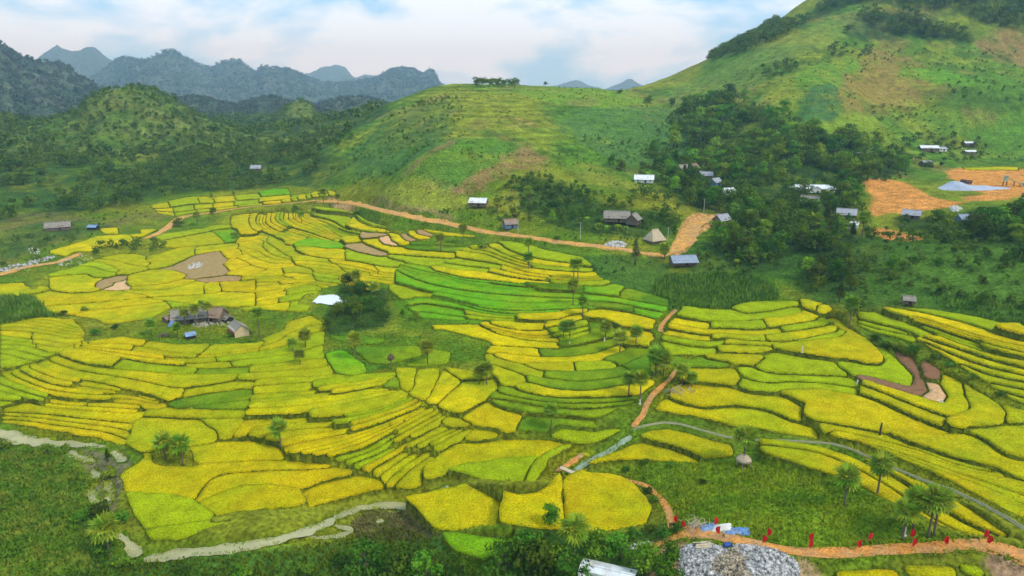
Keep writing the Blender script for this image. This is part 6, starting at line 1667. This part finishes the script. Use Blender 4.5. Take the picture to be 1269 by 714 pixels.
FLAGS = [(839, 652, 'left end of the path, uphill side'), (843.5, 658, 'left end of the path, downhill side'), (884.5, 654, 'standing before the blue and white tarpaulins'), (891.5, 666, 'beside the walking person'), (950, 668, 'uphill side, third pair from the left'), (944, 676, 'downhill side, third pair from the left'),
         (1007, 675, 'uphill side, below the stocky palm'), (1001, 683, 'downhill side, below the stocky palm'), (1075, 674, 'uphill side, left of the palm group'), (1066, 683, 'downhill side, left of the palm group'), (1127, 669, 'uphill side, under the palm group'), (1129, 681, 'downhill side, under the palm group'), (1174, 679, 'right of the palm group, single'), (1218, 670, 'right end of the path, uphill side'), (1222, 677, 'right end of the path, downhill side')]
for q, (a, b, where) in enumerate(FLAGS):
    s = spot(a, b); e = empty('red_flag', s, rnd.uniform(-.5, .5) + (math.pi if q % 3 == 0 else 0), 'red flag on a pole, ' + where, 'flag', 'red flags along the clay path')
    p, c = FL[q % 4]; obj('pole', p, e); obj('cloth', c, e)

# a person walking: one continuous skinned body, clothes over it
M_skin = mat('skin', (.42, .24, .15), var=.05)
M_shirt = mat('white_shirt', (.78, .78, .78), var=.05)
M_trous = mat('dark_trousers', (.03, .03, .045), var=.1)
M_hair = mat('black_hair', (.012, .010, .010), var=.1)
def skin_mesh(name, P, E, Rr, m, sub=1):
    me = bpy.data.meshes.new(name); me.from_pydata(P, E, []); o = bpy.data.objects.new(name, me); COL.objects.link(o)
    o.modifiers.new('s', 'SKIN'); 
    for v, r_ in zip(me.skin_vertices[0].data, Rr): v.radius = r_ if isinstance(r_, tuple) else (r_, r_)
    me.skin_vertices[0].data[0].use_root = True
    sb = o.modifiers.new('b', 'SUBSURF'); sb.levels = sub; sb.render_levels = sub
    dg = bpy.context.evaluated_depsgraph_get(); ev = o.evaluated_get(dg); res = bpy.data.meshes.new_from_object(ev)
    bpy.data.objects.remove(o); res.name = name; res.materials.clear(); res.materials.append(m)
    for p in res.polygons: p.use_smooth = True
    return res
def person():
    s = spot(896.5, 666.5); e = empty('person', s, R_(80), 'person in white shirt and dark trousers walking on the clay path', 'person')
    J = [(0, 0, .95), (0, 0, 1.15), (0, .02, 1.36), (0, .02, 1.47), (0, .03, 1.58), (0, .03, 1.70),
         (.09, 0, .90), (.10, .16, .50), (.10, .10, .09), (.10, .24, .04), (-.09, 0, .90), (-.10, -.06, .49), (-.10, -.26, .12), (-.10, -.16, .04),
         (.19, .02, 1.40), (.24, -.10, 1.13), (.23, -.02, .88), (-.19, .02, 1.40), (-.24, .12, 1.13), (-.22, .22, .90)]
    E = [(0, 1), (1, 2), (2, 3), (3, 4), (4, 5), (0, 6), (6, 7), (7, 8), (8, 9), (0, 10), (10, 11), (11, 12), (12, 13), (2, 14), (14, 15), (15, 16), (2, 17), (17, 18), (18, 19)]
    Rr = [(.14, .10), (.13, .095), (.15, .10), .055, .085, .08, .095, .065, .045, .04, .095, .065, .045, .04, .06, .045, .032, .06, .045, .032]
    # hands: five fingers each, rooted in the palm
    for w, sx in ((16, 1), (19, -1)):
        hx, hy, hz_ = J[w]; b = len(J); J.append((hx, hy + .02, hz_ - .08)); E.append((w, b)); Rr.append((.036, .018))
        for k in range(4):
            f = len(J); J.append((hx + (.0), hy + .045 - .022 * k + .01, hz_ - .145 - .008 * (1 if k in (1, 2) else 0))); J.append((hx - sx * .012, hy + .045 - .022 * k + .015, hz_ - .175 - .01 * (1 if k in (1, 2) else 0)))
            E += [(b, f), (f, f + 1)]; Rr += [.009, .008]
        f = len(J); J.append((hx - sx * .01, hy + .065, hz_ - .10)); E.append((b, f)); Rr.append(.010)
    obj('body', skin_mesh('body', J, E, Rr, M_skin), e)
    obj('shirt', skin_mesh('shirt', [J[0], J[1], J[2], (0, .02, 1.43), J[14], (.215, -.04, 1.27), J[17], (-.215, .07, 1.27)], [(0, 1), (1, 2), (2, 3), (2, 4), (4, 5), (2, 6), (6, 7)], [(.175, .135), (.165, .13), (.185, .135), .075, .085, .07, .085, .07], M_shirt), e)
    obj('trousers', skin_mesh('trousers', [(0, 0, .98), J[6], J[7], (.10, .11, .15), J[10], J[11], (-.10, -.24, .18)], [(0, 1), (1, 2), (2, 3), (0, 4), (4, 5), (5, 6)], [(.165, .13), .115, .085, .07, .115, .085, .07], M_trous), e)
    mb = MB(); 
    bm = bmesh.new(); bmesh.ops.create_icosphere(bm, subdivisions=2, radius=.105)
    bmesh.ops.translate(bm, verts=bm.verts, vec=(0, .01, 1.68)); me = bpy.data.meshes.new('hair'); bm.to_mesh(me); bm.free(); me.materials.append(M_hair); obj('hair', me, e)
person()

# rubble, timber, tarpaulins
def stones(name, px, n, size, m, label, seed, mound, kind='stuff', piece=None):
    W = cast(catmull(np.array(PP(px)), 4, True), GZ)[:, :2]; r = np.random.RandomState(seed)
    lo, hi = W.min(0), W.max(0); P = np.c_[r.uniform(lo[0], hi[0], n * 3), r.uniform(lo[1], hi[1], n * 3)]; P = P[inpoly(P[:, 0], P[:, 1], W)][:n]
    c = W.mean(0); rad = np.linalg.norm(W - c, axis=1).mean()
    d = np.min(np.linalg.norm(P[:, None] - W[None], axis=2), axis=1)
    z = Zg(P[:, 0], P[:, 1]) + mound * smooth(0, rad * .8, d) * (1 + .4 * fbm(P[:, 0], P[:, 1], 4, 2, seed))
    ico = np.array([(-1, -1, -1), (1, -1, -1), (1, 1, -1), (-1, 1, -1), (-1, -1, 1), (1, -1, 1), (1, 1, 1), (-1, 1, 1)], float)
    fc = np.array([(3, 2, 1, 0), (4, 5, 6, 7), (0, 1, 5, 4), (1, 2, 6, 5), (2, 3, 7, 6), (3, 0, 4, 7)])
    Vs, Fs = [], []
    for i, (p, zz) in enumerate(zip(P, z)):
        v = ico * r.uniform(.55, 1.1, (8, 3)) * size * r.uniform(.4, 1.25) * .5
        q, _ = np.linalg.qr(r.normal(0, 1, (3, 3))); v = v @ q
        Vs.append(v + [p[0], p[1], zz]); Fs.append(fc + 8 * i)
    obj(name, raw_mesh(name, np.vstack(Vs), np.vstack(Fs), m), kind=kind, label=label)
    # the heap they lie on
    if mound > .3:
        n_ = 26; u, v = np.meshgrid(np.linspace(lo[0], hi[0], n_), np.linspace(lo[1], hi[1], n_)); q = np.c_[u.ravel(), v.ravel()]
        k = inpoly(q[:, 0], q[:, 1], W); d = np.min(np.linalg.norm(q[:, None] - W[None], axis=2), axis=1) * k
        zz = Zg(q[:, 0], q[:, 1]) - .25 + mound * smooth(0, rad * .8, d) * (1 + .4 * fbm(q[:, 0], q[:, 1], 4, 2, seed)) * k
        j = (np.arange(n_ - 1)[:, None] * n_ + np.arange(n_ - 1)[None]).ravel()
        obj('rubble_mound', raw_mesh('rubble_mound', np.c_[q, zz], np.c_[j, j + 1, j + n_ + 1, j + n_], M_rubd, True), kind='stuff', label='dust and chips between the stones of the ' + label.split(' on ')[0])
def stonemat(name, c, v):
    m = mat(name, c, var=v, scale=2.4, fine=1.1, finevar=v, rough=.9); return m
M_rubg, M_rubb, M_rubw, M_rubd = stonemat('grey_stone', (.37, .35, .325), .85), stonemat('brown_stone', (.30, .24, .16), .7), stonemat('white_stone', (.50, .48, .43), .45), mat('stone_dust', (.20, .19, .18), var=.4, scale=2)
stones('rubble', "843,684 858,676 886,677 902,684 890,698 900,722 846,722", 1100, .68, M_rubg, 'grey rubble heap on the left of the stone yard', 21, .7)
stones('rubble', "880,690 898,680 920,678 938,686 930,702 944,722 876,722 866,706", 1000, .50, M_rubb, 'brown rubble heap on the middle of the stone yard', 22, .95)
stones('rubble', "908,677 950,680 978,690 990,702 985,716 960,722 915,722 925,700", 1300, .68, M_rubg, 'grey rubble heap on the right of the stone yard', 23, .7)
stones('white_rubble', "33,309 42,306 50,312 44,320 38,318", 40, .7, M_rubw, 'white rubble beside the left track', 24, .3)
stones('white_rubble', "70,326 82,321 92,324 80,330", 30, .6, M_rubw, 'second white rubble spill right of the left track', 25, .2)
stones('white_rubble', "92,320 108,316 118,320 104,330", 30, .6, M_rubw, 'third white rubble spill beside the clump', 26, .2)
stones('grey_rubble', "0,332 30,326 60,318 66,320 30,332 0,338", 120, 1.1, M_rubg, 'grey stones lining the left track', 27, .2)
stones('roadside_rubble', "750,303 762,299 775,302 772,306 755,306", 140, 1.0, M_rubw, 'pale rubble tipped beside the dirt road', 28, .5)
stones('white_rubble', "232,330 242,325 254,326 250,331 236,334", 90, .8, M_rubw, 'white chips on the bare brown plot', 29, .1)
stones('roadside_rubble', "1176,258 1186,256 1192,260 1182,263", 60, 1.3, M_rubw, 'pale rubble at the edge of the orange earthworks', 30, .4)
stones('farmyard_debris', "238,402 262,398 284,398 280,402 250,406", 90, .6, M_rubw, 'pale debris across the farmyard', 31, .15)
stones('white_litter', "770,679 788,674 805,672 800,678 782,684", 40, .45, M_rubw, 'white litter beside the clay spur', 32, .1)

def pile(name, label, px, py, n, ln, rad, spread, m, piece, cat, seed, up=.5):
    s = spot(px, py); e = empty(name, s, 0, label, cat); r = random.Random(seed)
    mb = MB(); mb.tube([(-ln / 2, 0, 0), (0, 0, ln * .02), (ln / 2, 0, 0)], [rad, rad * .9, rad * .6], 5); me = mb.mesh(piece, m)
    for k in range(n):
        o = obj(piece, me, e); q = r.random()
        o.location = (r.gauss(0, spread * .5), r.gauss(0, spread * .35), .1 + up * (1 - q) * r.random()); o.rotation_euler = (0, r.uniform(-.8, .8), r.uniform(0, 6.28)); o.scale = (r.uniform(.6, 1.2),) * 3
pile('brush_pile', 'tangled pile of pale cut branches beside the clay path', 863, 652, 70, 2.4, .05, 2.2, M_wood, 'branch', 'brush pile', 1, 1.6)
pile('brush_pile', 'grey heap of cut branches right of the orange footpath', 842, 486, 60, 3.4, .09, 4.5, mat('grey_wood', (.34, .30, .24), var=.3, scale=2), 'branch', 'brush pile', 2, 1.0)
pile('wood_pile', 'dark firewood pile at the left of the farmyard', 203, 417, 30, 2.6, .10, 1.8, M_plank, 'log', 'wood pile', 3, .9)
pile('wood_pile', 'pile of pale logs between the farm palms', 249, 404, 24, 3.2, .10, 2.6, M_wood, 'log', 'wood pile', 4, .5)
def timber():
    s = spot(879, 676); e = empty('timber_stack', s, R_(6), 'long pale planks laid at the edge of the rubble yard', 'timber'); r = random.Random(4)
    mb = MB(); mb.box((0, 0, 0), (6.2, .22, .09)); me = mb.mesh('plank', M_wood)
    for k in range(12):
        o = obj('plank', me, e); o.location = (r.uniform(-1.2, 1.2), -.8 + .16 * k, .12 + .1 * (k % 3)); o.rotation_euler = (0, 0, r.uniform(-.08, .08)); o.scale = (r.uniform(.6, 1.05), 1, 1)
timber()
def sheet(name, label, px, py, sx, sy, rz, m, hump, seed, cat='tarpaulin'):
    s = spot(px, py); n = 14; u, v = np.meshgrid(np.linspace(-1, 1, n), np.linspace(-1, 1, n))
    x = u * sx / 2 * (1 + .12 * fbm(v * 3, u * 0, 1, 2, seed)); y = v * sy / 2 * (1 + .12 * fbm(u * 3, v * 0, 1, 2, seed + 1))
    X = s.x + x * math.cos(rz) - y * math.sin(rz); Y = s.y + x * math.sin(rz) + y * math.cos(rz)
    z = Zg(X, Y) + .12 + hump * np.clip(1 - np.maximum(np.abs(u), np.abs(v)) ** 2, 0, 1) + .12 * fbm(x, y, .9, 3, seed)
    j = (np.arange(n - 1)[:, None] * n + np.arange(n - 1)[None]).ravel()
    V = np.c_[X.ravel(), Y.ravel(), z.ravel()]; Fq = np.c_[j, j + 1, j + n + 1, j + n]; V2 = V - [0, 0, .03]
    obj(name, raw_mesh(name, np.r_[V, V2], np.r_[Fq, Fq[:, ::-1] + len(V)], m), label=label, cat=cat)
sheet('blue_tarpaulin', 'crumpled blue tarpaulin left of the white sheet', 878, 654, 3.6, 2.4, .1, M_tarp, .5, 1)
sheet('white_tarpaulin', 'whitish sheet over a low heap beside the clay path', 895, 655, 4.2, 2.4, -.15, M_tarpw, .8, 2)
sheet('blue_tarpaulin', 'long blue tarpaulin right of the white sheet', 913, 659, 5.2, 2.2, -.2, M_tarp, .4, 3)
sheet('blue_tarpaulin', 'blue tarpaulin hung over a heap at the left of the farmyard', 214, 404, 3.4, 2.6, .3, M_tarp, 2.0, 4)
def drum(px, py, label):
    s = spot(px, py); e = empty('blue_drum', s + Vector((0, 0, .35)), .3, label, 'drum')
    mb = MB(); mb.tube([(-.75, 0, 0), (-.7, 0, 0), (-.3, 0, 0), (.3, 0, 0), (.7, 0, 0), (.75, 0, 0)], [.42, .48, .5, .5, .48, .42], 14); obj('body', mb.mesh('body', mat('blue_plastic', (.03, .07, .30), rough=.4)), e)
    for x in (-.32, .32): mb = MB(); mb.tube([(x - .04, 0, 0), (x + .04, 0, 0)], [.53, .53], 14); obj('hoop', mb.mesh('hoop', mat('blue_hoop', (.02, .05, .2), rough=.4)), e)
drum(901, 677, 'blue plastic drum lying at the top of the rubble')
# straw stack on a platform round a palm
def straw_palm():
    palm(921, 575, 531, 'fan palm rising out of a straw stack on a post platform', True, False, 1.15)
    s = spot(921, 578); e = empty('straw_stack', s, .3, 'straw stack on a post platform around a palm trunk', 'straw stack')
    mb = MB(); n = 18
    prof = [(1.15, 1.5), (1.75, 1.55), (1.95, 1.9), (1.8, 2.35), (1.2, 2.9), (.6, 3.2), (.25, 3.3)]; r = random.Random(3)
    V = [(rr * math.cos(6.283 * k / n) * r.uniform(.92, 1.08), rr * math.sin(6.283 * k / n) * r.uniform(.92, 1.08), z + r.uniform(-.05, .05)) for rr, z in prof for k in range(n)]
    mb.add(V, [(j * n + k, j * n + (k + 1) % n, (j + 1) * n + (k + 1) % n, (j + 1) * n + k) for j in range(len(prof) - 1) for k in range(n)] + [tuple(range(n - 1, -1, -1))])
    st = obj('straw', mb.mesh('straw', M_straw), e)
    rr = np.random.RandomState(2); an = rr.uniform(0, 6.283, 260); q = rr.uniform(.5, 1.9, 260); P = np.c_[np.cos(an) * q, np.sin(an) * q, 3.3 - q * .55]
    Vb, Fb = blades(P, .25, .06, 2, 5, 1.2); obj('loose_straw', raw_mesh('loose_straw', Vb, Fb, M_straw), st)
    mb = MB(); mb.box((0, 0, 1.42), (2.9, 2.9, .12)); obj('platform', mb.mesh('platform', M_plank), e)
    for a in (-1.25, 1.25):
        for b in (-1.25, 1.25): mb = MB(); mb.tube([(a, b, -.3), (a, b, 1.4)], [.09, .08], 6); obj('post', mb.mesh('post', M_wood), e)
straw_palm()
# footbridge
def bridge():
    a, b = spot(694, 586), spot(720, 591); m = (a + b) / 2; d = b - a; ln = max(3.5, math.hypot(d.x, d.y)); e = empty('footbridge', (m.x, m.y, max(a.z, b.z) + .25), math.atan2(d.y, d.x), 'small plank footbridge over the canal at the clay bank', 'bridge')
    mb = MB(); mb.box((0, 0, 0), (.36, 1.3, .08)); me = mb.mesh('plank', M_wood)
    n = int(ln / .4)
    for k in range(n): o = obj('plank', me, e); o.location = (-ln / 2 + .4 * (k + .5), rnd.uniform(-.06, .06), 0)
    for y in (-.5, .5): mb = MB(); mb.box((0, y, -.13), (ln, .14, .18)); obj('beam', mb.mesh('beam', M_plank), e)
    for y in (-.6, .6):
        for x in (-.45, .45): mb = MB(); mb.tube([(x * ln, y, -1), (x * ln, y, .7)], [.06, .05], 6); obj('post', mb.mesh('post', M_plank), e)
bridge()
# poles, posts, stump
M_concp = mat('pale_concrete', (.45, .44, .41), var=.1)
def upole(px, py, h, label):
    s = spot(px, py); e = empty('utility_pole', s, rnd.uniform(-.3, .3), label, 'pole', 'utility poles along the road')
    mb = MB(); mb.tube([(0, 0, -.5), (0, 0, h)], [.17, .11], 8); obj('shaft', mb.mesh('shaft', M_concp), e)
    mb = MB(); mb.box((0, 0, h - .5), (1.5, .1, .1)); c = obj('crossarm', mb.mesh('crossarm', M_plank), e)
    for x in (-.6, 0, .6): mb = MB(); mb.tube([(x, 0, h - .45), (x, 0, h - .25)], [.05, .04], 6); obj('insulator', mb.mesh('insulator', M_wallw), c)
upole(642, 293, 9, 'pale pole beside the road before the blue walled hut'); upole(719, 297, 9, 'pale pole beside the road below the long thatched house'); upole(827, 304, 9, 'pole right of the round thatched hut'); upole(872, 264, 8, 'pole at the top of the climbing earth road')
def post(px, py, h, w, label, grp='white posts in the rice'):
    s = spot(px, py); e = empty('white_post', s, .2, label, 'post', grp)
    mb = MB(); mb.tube([(0, 0, -.2), (0, 0, h * .9), (0, 0, h)], [w, w * .9, w * .55], 6); obj('shaft', mb.mesh('shaft', M_wallw), e)
    mb = MB(); mb.box((0, 0, .1), (w * 3.2, w * 3.2, .25)); obj('base', mb.mesh('base', M_wallw), e)
post(994, 437, 2.3, .22, 'white post leaning in the gold field'); post(1062, 478, 1.9, .26, 'white post beside the brown plot'); post(749, 423, 1.4, .25, 'white painted marker at the foot of a terrace palm'); post(1167, 499, 1.0, .25, 'short white post on the orange clay patch'); post(1121, 664, 2.0, .18, 'white post between palm and flag on the path'); post(706, 427, 1.0, .2, 'white marker under the pair of terrace palms'); post(793, 501, 1.6, .2, 'white marker under the tall pair of palms')
def stump():
    s = spot(1090, 540); e = empty('dead_palm', s, 0, 'bare dark dead palm trunk standing in the gold field', 'dead palm')
    mb = MB(); mb.tube([(0, 0, -.3), (.02, 0, 1.2), (.05, .02, 2.6), (.1, 0, 3.7)], [.30, .26, .27, .18], 8); obj('trunk', mb.mesh('trunk', mat('dead_bark', (.06, .045, .035), var=.3, scale=2)), e)
    for k in range(5):
        a = k * 1.26; mb = MB(); mb.tube([(.1, 0, 3.5), (.1 + .2 * math.cos(a), .2 * math.sin(a), 3.75), (.1 + .38 * math.cos(a), .38 * math.sin(a), 3.4)], [.06, .05, .02], 5); obj('dead_frond', mb.mesh('dead_frond', M_palmbark), e)
stump()
# banana plants near the huts
BAN = []
def banana_mesh(seed):
    r = random.Random(seed); mb = MB()
    for k in range(9):
        az = k * 2.4 + r.uniform(-.2, .2); ln = r.uniform(1.6, 2.4); pts = []
        for j in range(5):
            f = j / 4; out = ln * f * .8; z = 2.2 + 1.3 * f - 1.9 * f * f; w = .34 * math.sin(math.pi * min(1, f * .85 + .12))
            c, s_ = math.cos(az), math.sin(az); pts += [(c * out - s_ * w, s_ * out + c * w, z - .1), (c * out, s_ * out, z), (c * out + s_ * w, s_ * out - c * w, z - .1)]
        mb.add(pts, [(j * 3 + i, j * 3 + i + 1, j * 3 + i + 4, j * 3 + i + 3) for j in range(4) for i in range(2)])
    cr_ = mb.mesh('leaves', M_leafl); mb = MB(); mb.tube([(0, 0, -.3), (0, 0, 2.3)], [.16, .1], 7); return mb.mesh('stem', M_leafm), cr_
BM = [banana_mesh(k) for k in range(3)]
for q, (a, b, w) in enumerate([(742, 284, 'left of the long thatched house'), (752, 287, 'under the long thatched house'), (727, 276, 'in the grove left of the long house'), (766, 286, 'before the posts of the long house'), (775, 288, 'below the plank gable hut'), (682, 276, 'in the green hollow right of the blue walled hut'), (672, 280, 'beside the road right of the blue walled hut'), (1085, 285, 'beside the small lower clay patch'), (1030, 345, 'at the foot of the village wood'), (912, 330, 'beyond the blue grey roofed house'), (86, 283, 'right of the left grey roofed house'), (97, 284, 'between left grey house and blue shelter')]):
    s = spot(a, b); e = empty('banana_plant', s, rnd.uniform(0, 6), 'banana plant ' + w, 'banana plant', 'banana plants near the houses'); e.scale = (1.35,) * 3
    st, lf = BM[q % 3]; obj('stem', st, e); obj('leaves', lf, e)
